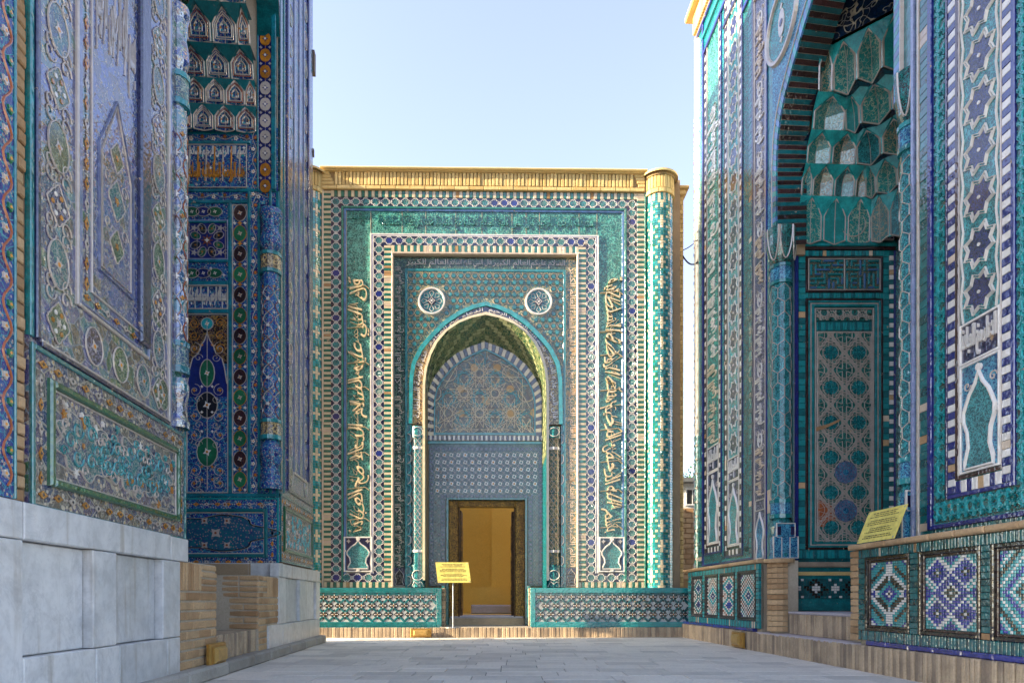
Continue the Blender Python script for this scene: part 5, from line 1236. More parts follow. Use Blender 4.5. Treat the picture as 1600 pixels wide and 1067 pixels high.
b.box(qU(1099.6), 1.18, qU(1176), 1.205, -.02, .02, CB, .004); b.box(qU(1458.5), 1.2, RD, 1.235, -.02, .022, CB, .005); b.box(qU(1088), BASE, RBb, BASE+.02, -.02, .026, NV, .004); b.box(RC+.2, BASE, RD, BASE+.03, -.02, .026, NV, .004)
b.build('blue_line', right, RF)
b = MB()
strip(b, qU(1170.5), 1.2, qU(1176), TOPF, .07, (TQ, TD, TQ), True); strip(b, qU(1438), 1.2, qU(1451.6), TOPF, .066, (TQ, TQ, TD), True); strip(b, qU(1089), 1.14, qU(1097.6), 1.9, .07, (TQ, GN), True)
strip(b, qU(1099), 1.155, qU(1176), 1.18, .035, (TQ, TD)); strip(b, qU(1452), 1.168, RD, 1.2, .045, (TQ, TD, TQ)); strip(b, qU(1199.5), 1.14, qU(1206.5), 5.0, .30, (TQ, TQ), True)
b.build('turquoise_brick_run', right, RF, kind='stuff')
# calligraphy band beside the niche
b = MB(); b.box(qU(1180), 1.14, qU(1196), TOPF-.9, -.02, 0, A_nav); b.build('script_band_ground', right, RF)
b = MB(); a0, a1 = qU(1180.5), qU(1195.5); v0, v1 = qV(1188, 872), qV(1188, 800); og = ogee((a0+a1)/2, v0, (a1-a0)*.45, v1-v0); b.poly(og, 0, .006, A_rb); b.rib(og, .02, 0, .018, WH, True)
ring(b, a0, v1+.02, a1, v1+.17, .014, 0, .012, PK); b.build('vase_motif', right, RF)
y_ = v1+.22; k = 0
while y_ < 8.3:
    b = MB(); cx = (a0+a1)/2
    script(b, (S1, S4, S2, S5)[k % 4], a0+.02, y_, a1-.02, y_+.62, -.004, .016, WH if k % 3 else WO, 1, .02)
    p = lens(cx, y_+.72, .06, .09, 12, .8); b.rib(p, .014, 0, .014, WH, True); b.disc(cx, y_+.72, .03, 0, .012, WH, 8, 0, .014)
    for s_ in (-1, 1): scrolls(b, cx+s_*.08, y_+.62, .045, 0, PK, 1.2, s_, .010); scrolls(b, cx+s_*.08, y_+.82, .045, 0, PK, 1.2, -s_, .010)
    b.build('inscription', right, RF); y_ += .92; k += 1
# flower chain on the far corner
b = MB()
wpc = cyl_warp(RA+.03, .10, -.06)
for i in range(10): b.box(-.2+.04*i, 1.12, -.16+.04*i, 3.4, -.03, 0, GN); b.box(-.2+.04*i, 3.4, -.16+.04*i, RT-.4, -.03, 0, CR)  # green tile below; cream above paints in the sun's glare
ec = b.build('corner_column', right, RF, warp=wpc)
b = MB(); y_ = 1.2; k = 0
while y_ < 8.8:
    b.disc(-.02, y_, .055, 0, .010, WH, 10, 0, .032); b.disc(-.02, y_, .02, 0, .014, MG, 6); b.disc(-.02, y_+.12, .022, 0, .01, (OR, WH)[k % 2], 6); b.disc(-.10, y_+.12, .03, 0, .01, WH, 8, 0, .016); b.disc(.06, y_+.12, .03, 0, .01, CR, 8, 0, .016); y_ += .24; k += 1
b.build('flower_chain', ec, RF, warp=wpc)
# ---- spandrel, arch edge, oval medallion
b = MB(); sp_pts = [(RBb+.0, 4.95)]+[(RBb+.0, RSP)]+rar+[(RC, RSP)]
above(b, [(RBb-.0001, RSP)]+rar+[(RC, RSP)], 9.2, .0, A_rb)  # blue over turquoise carving paints in the reflected sky
b.box(qU(1199.5), 5.0, RBb+.10, RSP, -.02, 0, A_rb); b.build('spandrel', right, RF)
ar_full = [(rar[0][0], 5.0)]+rar+[(rar[-1][0], 5.0)]
ao = resamp_n([(rar[0][0]-.11, 5.0)]+curve_arch(auc, aw+.11, RSP+.05, RAP+.18, P_R)+[(rar[-1][0]+.10, 5.0)], 96); ai = resamp_n(ar_full, 96)
for k in range(96):
    q = [ao[k], ao[k+1], ai[k+1], ai[k]]; cx = sum(p[0] for p in q)/4; cy = sum(p[1] for p in q)/4; q = [((x-cx)*.94+cx, (y_-cy)*.93+cy) for x, y_ in q]
    c = MB(); c.poly(q, -.02, .018, (TL, SB)[k % 2] if k % 4 else TQ); c.build('arch_brick', right, RF)
b = MB(); b.rib([(x, y_) for x, y_ in ao], .018, -.01, .028, PK); b.build('arch_fillet', right, RF)
# soffit of alternating dark and green bricks
inn2 = resamp_n([(RBb+.19, 5.0)]+curve_arch(auc, aw-.05, RSP, RAP-.05, P_R)+[(RC-.05, 5.0)], 110); out2 = resamp_n(ar_full, 110)
for k in range(110):
    (x0, y0_), (x1, y1_) = out2[k], out2[k+1]; (x2, y2_), (x3, y3_) = inn2[k], inn2[k+1]
    dx, dy = auc-(x0+x1)/2, 5.5-(y0_+y1_)/2; l = sqrt(dx*dx+dy*dy); h = .006+random.uniform(0, .004); e = .06
    c = MB(); q0 = (x0+(x1-x0)*e, y0_+(y1_-y0_)*e, .0); q1 = (x1-(x1-x0)*e, y1_-(y1_-y0_)*e, .0); q2 = (x3-(x3-x2)*e, y3_-(y3_-y2_)*e, -.34); q3 = (x2+(x3-x2)*e, y2_+(y3_-y2_)*e, -.34)
    V_ = [q0, q1, q2, q3]; W_ = [(x+dx/l*h, y_+dy/l*h, w) for x, y_, w in V_]
    c.add(V_+W_, [(7, 6, 5, 4), (0, 1, 5, 4), (1, 2, 6, 5), (2, 3, 7, 6), (3, 0, 4, 7)], (MG, TD)[k % 2]); c.build('soffit_brick', right, RF)
b = MB(); n = 110
for k in range(n): b.add([(*out2[k], 0), (*out2[k+1], 0), (*inn2[k+1], -.34), (*inn2[k], -.34)], [(0, 1, 2, 3)], MO)
b.build('soffit_bed', right, RF)
# oval seen on the spandrel is a round medallion
for cu, cv in ((qU(1222.5), qV(1222.5, 36)), (2*auc-qU(1222.5), qV(1222.5, 36))):
    b = MB(); r = .40; b.disc(cu, cv, r, -.005, .008, A_rt, 32); mo = b.build('medallion', right, RF)
    b = MB(); b.rib([(cu+r*cos(q*pi/20), cv+r*sin(q*pi/20)) for q in range(40)], .075, 0, .035, PK, True); b.build('medallion_ring', mo, RF)
    b = MB(); b.poly([(cu+(x-cu)*1, y_) for x, y_ in lens(cu, cv, .08, .16, 12, .8)], .004, .018, PK); b.disc(cu, cv, .04, .01, .024, NV, 8); b.disc(cu, cv+.2, .045, .004, .018, PK, 8, 0, .02); b.disc(cu, cv-.2, .045, .004, .018, PK, 8, 0, .02); b.build('medallion_rosette', mo, RF)
# frames turning over the arch
b = MB()
for v, x0, m in ((TOPF+.55, 1089, CB), (TOPF+.3, 1098, TQ), (TOPF, 1101, CB), (TOPF-.35, 1132, NV), (TOPF-.75, 1162, CB), (TOPF-.95, 1180, PK)):
    b.box(qU(x0), v, RD, v+.05, -.02, .03, m, .006)
b.box(qU(1199), 8.55, RD, 8.6, -.02, .03, TL, .006); b.build('upper_moulding', right, RF)
# ---- columns at both corners of the niche
RRy = 8.36
cR = Frame(0, 8.30, 1, 0); ccu = (3.22+3.44)/2
def rcol(fr, uc_, wc, r, tag_):
    c = corner_col(fr, right, uc_, r, BASE+.0, 4.55, wc, A_rt, TQ, .55, cap=False, hexs=True, line=PK, capm=A_rb)
    b = MB(); nseg = 16
    rows = [[(uc_+r*k*sin(a), 4.55+.22+.42*t, wc+r*k*cos(a)) for a in [-pi*.8+1.6*pi*i/nseg for i in range(nseg+1)]] for t, k in ((0, .95), (.15, 1.25), (.5, 1.5), (.8, 1.45), (1, 1.55))]
    for R0, R1 in zip(rows[:-1], rows[1:]):
        for i in range(nseg): b.add([R0[i], R0[i+1], R1[i+1], R1[i]], [(0, 1, 2, 3)], A_rd)
    b.build('column_capital', c, fr)
    b = MB(); hw = r*1.42
    for i in range(6):
        a = -.9+i*.36
    s_ = r*1.5
    for k in (-1, 0, 1):
        a = k*.95; pts = []
        for t in range(13):
            ph = pi*t/12; x, y_ = .36*cos(ph)*1.0, 4.79+.40*(1-sin(ph)); aa = a+x*1.25; rr = r*(1.52-.25*(1-(y_-4.79)/.4)**2)+.006
            pts.append((uc_+rr*sin(aa), y_, wc+rr*cos(aa)))
        for p, q in zip(pts[:-1], pts[1:]):
            p, q = Vector(p), Vector(q); n_ = Vector((p.x-uc_, 0, p.z-wc)).normalized(); sd_ = n_.cross((q-p).normalized())*.009
            b.add([tuple(p-sd_), tuple(p+n_*.01), tuple(p+sd_), tuple(q-sd_), tuple(q+n_*.01), tuple(q+sd_)], [(0, 1, 4, 3), (1, 2, 5, 4)], PK)
    b.build('capital_outline', c, fr)
    b = MB()
    for k in range(3):
        t = .16+.12*k
    x0 = r*1.35
    for a in (-1.1, -.37, .37, 1.1):
        u_, w_ = uc_+x0*sin(a), wc+x0*cos(a)
    c2 = MB(); pts = [(-.155, BASE), (-.155, BASE+.26), (-.115, BASE+.26), (-.115, BASE+.42), (.115, BASE+.42), (.115, BASE+.26), (.155, BASE+.26), (.155, BASE)]
    c2.poly([(uc_+x, y_) for x, y_ in pts], wc+r*.4, wc+r+.03, A_rb); c2.rib([(uc_+x*.96, y_+.01) for x, y_ in pts], .016, wc+r+.02, wc+r+.045, WH, True)
    for s_ in (-1, 1): c2.rib([(uc_+s_*.05, BASE+.01), (uc_+s_*.05, BASE+.26), (uc_+s_*.11, BASE+.26)], .012, wc+r+.02, wc+r+.042, WH); c2.box(uc_+s_*.085-.025, BASE+.29, uc_+s_*.085+.025, BASE+.39, wc+r+.028, wc+r+.036, NV)
    c2.build('column_base', c, fr)
rcol(cR, ccu, -.02, .115, 'a')
nR = Frame(0, (RF.O+RF.U*(RC+.09)).y, 1, 0); rcol(nR, (RF.O+RF.U*RC).x+.085, 0, .085, 'b')
b = MB()
for x0, x1, m, w in ((1426, 1430, LV, .02), (1430.5, 1434, A_rd, .0), (1434.5, 1437.5, PK, .016)): b.box(qU(x0), BASE, qU(x1), TOPF-.6, -.02, w, m, .003)
b.build('pale_fillet', right, RF)
# ---- far reveal of the niche, seen square on
RR = Frame(0, RRy, 1, 0); kU = lambda px, w=0: RR.u(px, w); kV = lambda py, w=0: RR.v(1300, py, w)
b = MB(); b.solid(kU(1236), .45, kU(1400), 8.7, -.35, -.02, CORE); b.box(kU(1236), .5, kU(1400), 5.2, -.05, -.012, TD); b.build('reveal_wall', right, RR)
b = MB(); vvb = lambda x0, y0_, x1, y1_, m, w=.01, bb=.004: b.box(kU(x0), kV(y0_), kU(x1), kV(y1_), -.02, w, m, bb)
vvb(1241, 875, 1247, 392, CB, .02); vvb(1396, 875, 1402, 392, CB, .014); vvb(1230, 386, 1400, 381, TQ, .03); vvb(1230, 391, 1400, 386.5, MG, .02)
b.build('blue_line', right, RR)
b = MB()
def sb(x0, y0_, x1, y1_, sz, vert, mats=(TQ, TD, TQ)): strip(b, kU(x0), kV(y0_), kU(x1), kV(y1_), sz, mats, vert, joint=.005, b=.003)
sb(1248, 858, 1258, 392, .075, True); sb(1380, 858, 1389, 392, .075, True); sb(1258, 400, 1380, 392, .045, False); sb(1258, 466, 1380, 458, .045, False); sb(1248, 872, 1389, 859, .045, False)
sb(1390, 872, 1396, 392, .06, True, (WH, TD)); sb(1275, 516, 1362, 503.5, .03, False)
b.build('turquoise_brick_run', right, RR, kind='stuff')
b = MB()
ring(b, kU(1259), kV(457), kU(1379), kV(401), .026, -.02, .016, MG, .004); ring(b, kU(1259), kV(858), kU(1379), kV(467), .026, -.02, .016, MG, .004); ring(b, kU(1262.5), kV(454), kU(1375.5), kV(404), .012, -.02, .012, PK, .002)
b.build('manganese_frame', right, RR)
b = MB(); ring(b, kU(1262.5), kV(855), kU(1375.5), kV(470.5), .022, -.02, .02, TQ, .004); ring(b, kU(1266), kV(852), kU(1372), kV(474), .012, -.02, .014, PK, .002); ring(b, kU(1268), kV(850), kU(1370), kV(476), .03, -.02, .02, TQ, .004)
ring(b, kU(1273), kV(845), kU(1365), kV(482), .012, -.02, .016, PK, .002); b.build('double_frame', right, RR)
# square Kufic panels: a maze of raised turquoise bars
b = MB(); b.box(kU(1264), kV(453), kU(1374), kV(405), -.01, 0, A_oc); b.box(kU(1318.6), kV(453), kU(1320), kV(405), 0, .014, PK, .003); b.build('kufic_ground', right, RR)
b = MB(); random.seed(11)
for x0, x1 in ((1265.5, 1317.5), (1321.5, 1373)):
    nx, ny = 15, 13; a0, a1, c0, c1 = kU(x0), kU(x1), kV(451.5), kV(406.5); dx, dy = (a1-a0)/nx, (c1-c0)/ny; occ = set()
    for t in range(900):
        i, j = random.randrange(0, nx, 2), random.randrange(0, ny, 2); d = random.choice(((1, 0), (0, 1))); n_ = random.choice((2, 4, 4, 6))
        cells = [(i+d[0]*q, j+d[1]*q) for q in range(n_+1)]
        if cells[-1][0] >= nx or cells[-1][1] >= ny or sum(c in occ for c in cells) > 1: continue
        occ.update(cells); b.box(a0+cells[0][0]*dx+.003, c0+cells[0][1]*dy+.003, a0+(cells[-1][0]+1)*dx-.003, c0+(cells[-1][1]+1)*dy-.003, 0, .016+.0004*(t % 5), TL if t % 3 else SB, .003)
b.build('kufic_inscription', right, RR)
# girih panel
b = MB(); b.box(kU(1275), kV(501), kU(1363), kV(484), -.01, .0, A_rd); b.box(kU(1275), kV(852), kU(1363), kV(517), -.01, .0, A_gp); b.build('girih_ground', right, RR)
b = MB()
girih(b, (kU(1275.5), kV(500.5), kU(1362.5), kV(485)), .19, .19, 10, 3, .085, .008, 0, .012, PK)
gb = (kU(1276), kV(851), kU(1362.5), kV(518.5)); gw = gb[2]-gb[0]; gy = (gb[3]-gb[1])/6.1
girih(b, gb, gw/2*1.0, gy, 10, 3, .25, .007, 0, .012, PK, inner=False); girih(b, gb, gw/2*1.0, gy, 10, 1, .10, .008, 0, .012, PK, inner=False); girih(b, gb, gw/2*1.0, gy, 10, 2, .165, .007, 0, .011, PK, inner=False); ring(b, *gb, .012, -.01, .014, PK, .002)
b.build('girih_straps', right, RR)
for j in range(6):
    for i in (0, 1):
        b = MB(); cx, cy = gb[0]+gw*(.26+.5*i), gb[1]+gy*(.5+j); m = A_rd; b.disc(cx, cy, .085, .0, .012, A_rt if m is not OR else m, 12)
        for q in range(10): a = q*pi/5; b.rib([(cx+.02*cos(a), cy+.02*sin(a)), (cx+.075*cos(a+.3), cy+.075*sin(a+.3))], .008, .010, .018, TQ if m is not OR else OC)
        b.build('girih_rosette', right, RR)
# replacement piece of brighter tile in the lower middle
for cy in (802-0, 742):
    b = MB(); cx = kU(1320.5); cyv = kV(cy-4); b.disc(cx, cyv, .135, .004, .018, A_rb, 10)
    for kk in (3, 4): 
        P = [(cx+.135*cos(2*pi*q/10+pi/10), cyv+.135*sin(2*pi*q/10+pi/10)) for q in range(10)]
        for q in range(10): b.rib([P[q], P[(q+kk) % 10]], .010, .016, .026, LV)
    b.rib(P, .014, .016, .03, LV, True); b.build('replacement_tile', right, RR)
b = MB(); b.poly([(kU(1276), kV(822)), (kU(1304), kV(824)), (kU(1306), kV(800)), (kU(1296), kV(786)), (kU(1276), kV(780))], -.004, .006, OR); b.build('mortar_repair', right, RR); b = MB(); b.poly([(kU(1274), kV(668)), (kU(1290), kV(664)), (kU(1312), kV(655)), (kU(1310), kV(659)), (kU(1290), kV(669)), (kU(1274), kV(674))], -.004, .02, BR); b.build('mortar_repair', right, RR)
# lower wall of the reveal
b = MB(); vvb(1222, 954, 1400, 879, TQ, .03, .01)
for y_ in (884, 891): pass
vvb(1218, 886, 1400, 878, BRD, .06, .01); vvb(1240, 899, 1395, 893, BRG, .04, .006); b.build('reveal_footing', right, RR)
b = MB(); vvb(1240, 935, 1400, 905, TD, .036, .0)
a0, c0 = kU(1241), kV(934); cw_, ch_ = .034, .030; Wm, Hm = int((kU(1400)-a0)/cw_), 8
for i in range(Wm):
    for j in range(Hm):
        d = abs(i % 14-7)+abs(j-3.5); d2 = abs((i+7) % 14-7)+abs(j-3.5)
        m = WH if d < 2 or d2 in (5.5,) and j in (0, 7) else BK if 2 <= d < 5 and (i+j) % 3 else (TD if d2 > 2 else WH)
        b.box(a0+i*cw_+.002, c0+j*ch_+.002, a0+(i+1)*cw_-.002, c0+(j+1)*ch_-.002, .03, .042, m, .002)
b.build('footing_mosaic', right, RR, kind='stuff')
b = MB(); b.solid(RBb, .3, RC+.12, 5.1, -RDEP-.06, -RDEP, TD); b.box(RBb, 1.2, RC, 5.0, -RDEP, -RDEP+.01, A_rd); b.build('niche_back', right, RF)
# muqarnas
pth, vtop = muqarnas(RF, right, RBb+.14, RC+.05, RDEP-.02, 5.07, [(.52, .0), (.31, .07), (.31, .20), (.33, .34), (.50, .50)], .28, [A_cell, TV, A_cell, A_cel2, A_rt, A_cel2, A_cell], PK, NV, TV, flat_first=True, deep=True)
b = MB(); fan_dome(b, pth, vtop, (auc, 8.5), A_dome, -.34); b.build('niche_shell', right, RF)
b = MB(); b.box(kU(1295), 5.09, kU(1363), 5.60, -.005, .012, A_rd)
cx, cy = kU(1331), kV(348); pts = [(cx+.155*cos(a), cy-.03+.155*sin(a)) for a in [pi*.5+.35+ (2*pi-.7)*i/22 for i in range(23)]]; pts += [(cx, cy+.21)]
b.poly(pts, .01, .02, BK); b.rib(pts, .018, .015, .032, PK, True)
for s_ in (-1, 1):
    for q in range(3): scrolls(b, cx+s_*(.05+.02*q), cy-.09+.07*q, .045, .02, PK, 1.2, s_, .016)
b.build('medallion', right, RR)
for x0, x1 in ((1266, 1291), (1369, 1396)):
    b = MB(); a0, a1 = kU(x0), kU(x1); v0, v1 = kV(376), kV(312); pp = [(a0, v0), (a1, v0), (a1, v1-.08), ((a0+a1)/2, v1+.02), (a0, v1-.08)]; b.poly(pp, -.005, .02, PK)
    pp2 = [(a0+.014, v0+.014), (a1-.014, v0+.014), (a1-.014, v1-.085), ((a0+a1)/2, v1), (a0+.014, v1-.085)]; b.poly(pp2, .018, .024, NV); girih(b, (a0+.015, v0+.015, a1-.015, v1-.09), .085, .085, 8, 3, .05, .007, .022, .032, PK); b.build('pointed_girih_panel', right, RR)
# ---- wainscot: brick-coped panels with pixel mosaic
wU = lambda px, w=0: RB.u(px, w); wV = lambda px, py: RB.v(px, py)
def diam(cx, cy, cols): return (cx, cy, cols)
K_, W_, C_, T_ = BK, WH, TT, TL
PATS = [
  lambda i, j, W, H: pat_arrow(i, j, W, H), lambda i, j, W, H: pat_five(i, j, W, H), lambda i, j, W, H: pat_zig(i, j, W, H)]
def pat_five(i, j, W, H):
    x, y_ = i-W//2, j-H//2; d = abs(x)+abs(y_)
    if d == 0: return W_
    if d <= 2: return K_
    if d == 3: return W_
    if d <= 6: return C_
    for sx_ in (-1, 1):
        for sy_ in (-1, 1):
            e = abs(x-sx_*(W//4+1))+abs(y_-sy_*(H//4+1))
            if e == 0: return W_
            if e == 1: return K_
            if e <= 4: return C_
            if e == 5: return W_
    e = abs(abs(x)-W//2)+abs(y_); 
    if e <= 2: return C_
    if e == 4: return W_
    e = abs(x)+abs(abs(y_)-H//2)
    if e <= 2: return C_
    if e == 4: return W_
    return T_
def pat_arrow(i, j, W, H):
    x, y_ = abs(i-W//2), abs(j-H//2); d = x+y_
    if d == 0: return K_
    if d == 1: return W_
    if d <= 3: return C_
    if d <= 5: return T_
    if d <= 8 and x > 0 and y_ > 1: return K_
    if d in (9, 10): return W_
    if x <= 1: return W_ if d < 14 else C_
    if 13 <= d <= 14 and x > 2: return K_ if (x+y_) % 2 or x > 3 else OC
    if y_ <= 2: return C_ if x > 6 else W_
    if d > 18: return C_ if d < 20 else W_
    return T_
def pat_zig(i, j, W, H):
    x, y_ = i-W//2, abs(j-H//2); q = (abs(x)+y_) % 12
    return (W_, T_, T_, K_, K_, T_, W_, T_, C_, C_, T_, T_)[(q+(3 if (i+j) % 7 == 0 else 0)*0) % 12]
def pat_x(i, j, W, H):
    x, y_ = i-W//2, j-H//2; e = min(abs(x)+abs(y_-H//4), abs(x)+abs(y_+H//4)); d = abs(x)+abs(y_)
    if d <= 1: return MG if d else W_
    if e == 0: return C_
    if e <= 2: return C_
    if e == 3: return W_
    if e <= 5: return TL
    return W_ if (abs(x)+abs(y_)) % 4 else OR
def pat_r(i, j, W, H):
    d = abs(i-W//2)+abs(j-H//2); return (W_, C_, MG, W_, T_, T_, W_, MG, W_, OR, W_, K_, W_, T_)[d % 14]
def wainscot(u0, u1, panels, v0, v1, label=None):
    b = MB(); b.solid(u0, .2, u1, v1-.005, -.6, -.03, MO); w_ = b.build('wainscot', right, RB)
    b = MB(); prev = u0+.004; t = .075
    b.box(u0, v0, u1, v1, -.06, -.028, TD)
    b.build('wainscot_bed', w_, RB)
    b = MB()
    strip(b, u0, v1-.085, u1, v1-.012, .034, (TQ, TD, TQ, TQ), False, -.03, .0, .004, .003); strip(b, u0, v0, u1, v0+.085, .034, (TQ, TD, TQ), False, -.03, .0, .004, .003)
    xs = [u0]+[x for p in panels for x in p[:2]]+[u1]
    for k in range(0, len(xs), 2): strip(b, xs[k]+.002, v0+.087, xs[k+1]-.002, v1-.087, .048, (TQ, TQ, TD), True, -.03, .001, .004, .003)
    b.build('turquoise_brick_frame', w_, RB, kind='stuff')
    for a0, a1, pat, Wn, Hn in panels:
        b = MB(); ring(b, a0, v0+.087, a1, v1-.087, .03, -.06, .010, BK, .006); ring(b, a0+.03, v0+.117, a1-.03, v1-.117, .018, -.06, -.012, MG, .003); b.build('dark_frame', w_, RB)
        c0, c1, e0_, e1 = a0+.05, a1-.05, v0+.137, v1-.137; dx, dy = (c1-c0)/Wn, (e1-e0_)/Hn; b = MB()
        for i in range(Wn):
            for j in range(Hn): b.box(c0+i*dx+.0018, e0_+j*dy+.0018, c0+(i+1)*dx-.0018, e0_+(j+1)*dy-.0018, -.05, -.024+random.uniform(-.002, .002), pat(i, j, Wn, Hn), .002)
        b.build('mosaic_panel', w_, RB, kind='stuff')
    return w_
wv0, wv1 = .275, 1.10
P4 = [(wU(1080.5), wU(1097.5), pat_x, 9, 21), (wU(1101.5), wU(1121.5), pat_r, 11, 21), (wU(1125), wU(1148), pat_x, 9, 21), (wU(1152.5), wU(1181), pat_r, 13, 21)]
w1_ = wainscot(wU(1075), wU(1186), P4, wv0, wv1)
NP = [(wU(1352), wU(1421), pat_arrow, 17, 27), (wU(1435), wU(1532), pat_five, 19, 25), (wU(1548), wU(1660), pat_zig, 21, 25), (wU(1682), wU(1850), pat_five, 19, 25)]
w2_ = wainscot(wU(1341), wU(1980), NP, wv0, wv1)
def coping(par, u0, u1):
    x = u0
    while x < u1-.02:
        l = min(random.uniform(.22, .30), u1-x); put('coping_brick', boxmesh(l-.008, .046, .5, BR, .012, 'coping_brick'), par, RB, x, wv1-.006, .045+random.uniform(-.004, .004)); x += l
coping(w1_, wU(1071), wU(1188)); coping(w2_, wU(1331), wU(1980))
def blue_run(par, u0, u1):
    x = u0
    while x < u1-.02:
        l = min(.30, u1-x); put('blue_base_tile', boxmesh(l-.006, .042, .2, TT, .008, 'blue_base_tile'), par, RB, x, .232, .03); x += l
blue_run(w1_, wU(1070), wU(1180)); blue_run(w2_, wU(1357), wU(1980))
# brick corner of the near block, round brick pier of the far one
b = MB(); 
y_ = .26; cu_ = (wU(1187)+wU(1222))/2; rr = .135
pc = MB(); pc.solid(cu_-.08, .2, cu_+.08, 1.1, -.3, -.03, MO); pc = pc.build('round_brick_pier', right, RB); wp = cyl_warp(cu_, rr, -rr+.03)
k = 0
while y_ < 1.06:
    c = MB(); hw = pi*rr*.62
    for i in range(8): c.box(-hw+2*hw*i/8, y_+.003, -hw+2*hw*(i+1)/8, y_+.058, -.04, random.uniform(-.002, .002), BR)
    c.build('brick', pc, RB, warp=wp); y_ += .063; k += 1
c = MB(); c.disc(0, 0, rr+.04, 0, .045, BR, 20); c.build('pier_cap', pc, M=RB.M @ Matrix(((1, 0, 0, cu_), (0, 0, 1, 1.075), (0, 1, 0, -rr+.03), (0, 0, 0, 1))))
pb = MB(); pb.solid(wU(1329), .25, wU(1341)-.004, 1.09, -.5, -.02, MO); pb = pb.build('brick_pier', right, RB)
bricks(RB, pb, wU(1328), .26, wU(1341)-.004, 1.09, .0, .2, .062, BR, bond=False, b=.006)
# kerb of upright bricks, landing and step
b = MB(); b.solid(wU(1064), -.05, wU(1980), .215, -2.2, -.0, MO); kb = b.build('curb', right, RB)
x = wU(1066); e = wU(1970); k = 0
while x < e:
    l = random.uniform(.044, .056)
    if k < 290: put('curb_brick', boxmesh(round(l-.008, 3), .235, .07, BRD, .007, 'curb_brick'), kb, RB, x, -.005, .055+random.uniform(-.007, .007), random.uniform(-.02, .02))
    x += l; k += 1
c = MB(); c.box(wU(1187), .21, wU(1341), .238, -1.5, .05, PLG, .01); c.build('landing', right, RB)
sb0, sb1 = RB.u(1237, -.16), RB.u(1345, -.16)
b = MB(); b.solid(sb0+.01, .2, sb1, .475, -1.6, -.17, MO); stp = b.build('step', right, RB)
x = sb0
while x < sb1:
    l = random.uniform(.046, .056); put('step_brick', boxmesh(round(l-.007, 3), .235, .07, BRD, .007, 'step_brick'), stp, RB, x, .24, -.13+random.uniform(-.006, .006), random.uniform(-.015, .015)); x += l
c = MB(); c.box(sb0-.01, .47, sb1, .50, -1.6, -.12, PLG, .01); c.build('step_tread', stp, RB)
# cornice
b = MB(); b.solid(RA, RT-.4, RD, RT, -.5, .02, MOG); b.build('cornice_bed', right, RF)
for i in range(150): put('cornice_brick', boxmesh((RD-RA)/150-.010, .3, .05, BRG, .006, 'cornice_brick'), right, RF, RA+(RD-RA)*i/150, RT-.34, .06)
b = MB(); b.box(RA-.16, RT, RD+.1, RT+.07, -1.5, .16, BRG, .02); b.box(RA-.3, 10.15, RA+.02, 10.75, -1.5, -.12, BRG, .02); b.build('cornice_ledge', right, RF)

# ------------------------------------------------------------------ signs, lamps, cables, background
def sign_text(b, u0, v0, u1, v1, rows, w):
    random.seed(5); h = (v1-v0)/rows
    for r in range(rows):
        if r in (3, 7, 11): continue
        ind = random.uniform(.0, .16)*(u1-u0); x = u0+ind; e = u1-ind; y_ = v1-(r+.5)*h
        while x < e:
            l = min(random.uniform(.010, .045), e-x); b.add([(x, y_-h*.22, w), (x+l, y_-h*.22, w), (x+l, y_+h*.22, w), (x, y_+h*.22, w)], [(0, 1, 2, 3)], INK); x += l+.008
def plate(t, fr, u0, v0, sk_, wd_, hh, wb_, wt):
    """tilted sheet: sk_ is how far the top edge is shifted sideways"""
    c = MB(); q = [(u0, v0, wb_), (u0+wd_, v0, wb_), (u0+wd_+sk_, v0+hh, wt), (u0+sk_, v0+hh, wt)]; c.add(q+[(x, y_, z+.008) for x, y_, z in q], [(3, 2, 1, 0), (4, 5, 6, 7), (0, 1, 5, 4), (1, 2, 6, 5), (2, 3, 7, 6), (3, 0, 4, 7)], SGN); p = c.build('sign_plate', t, fr)
    f = lambda x, y_, w: (x+sk_*(y_-v0)/hh, y_, wb_+(wt-wb_)*(y_-v0)/hh+w)
    b = MB(); sign_text(b, u0+wd_*.10, v0+hh*.10, u0+wd_*.90, v0+hh*.93, 14, .010); b.build('sign_lettering', p, fr, kind='stuff', warp=f)
    b = MB()
    for x in (.04, .96):
        for y_ in (.06, .94): b.disc(u0+wd_*x, v0+hh*y_, .007, .006, .012, STL, 8)
    b.build('screw', p, fr, kind='stuff', warp=f)
SG = Frame(0, 10.88, 1, 0)
s1 = thing('information_sign', 'yellow information board on a thin steel post in front of the doorway', 'sign', (SG.u(708), 10.88, .178))
plate(s1, SG, SG.u(684.5), SG.v(700, 910), -.045, .535, SG.v(700, 878)-SG.v(700, 910), .03, -.02)
c = MB(); c.disc(0, 0, .011, 0, .80, STL, 10); c.build('post', s1, M=Matrix.Translation((SG.u(708), 10.88, .185)))
c = MB(); c.disc(0, 0, .13, 0, .014, STL, 24); c.build('base_plate', s1, M=Matrix.Translation((SG.u(708), 10.88, .179)))
s2 = thing('information_sign', 'yellow information board leaning on the brick coping beside the right niche', 'sign', (3.2, 5.9, 1.14))
u0, u1 = RB.u(1340, .03), RB.u(1398, .03); plate(s2, RB, u0, 1.146, .0, u1-u0, .285, .03, -.085)
c = MB(); c.solid((u0+u1)/2-.012, 1.14, (u0+u1)/2+.012, 1.30, -.10, -.07, STL); c.build('prop', s2, RB)
def lamp(label, fr, u0, v0, u1, v1, w):
    o = fr.O+fr.U*((u0+u1)/2)+fr.Nn*w; t = thing('floodlight', label, 'floodlight', (o.x, o.y, v0), 'gilt floodlights at the foot of the walls')
    c = MB(); c.box(u0, v0, u1, v1, w, w+.035, GLD, .012); c.build('housing', t, fr); du, dv = (u1-u0)*.16, (v1-v0)*.16
    c = MB(); c.box(u0+du, v0+dv, u1-du, v1-dv, w+.03, w+.07, GLL, .022); c.build('cover', t, fr)
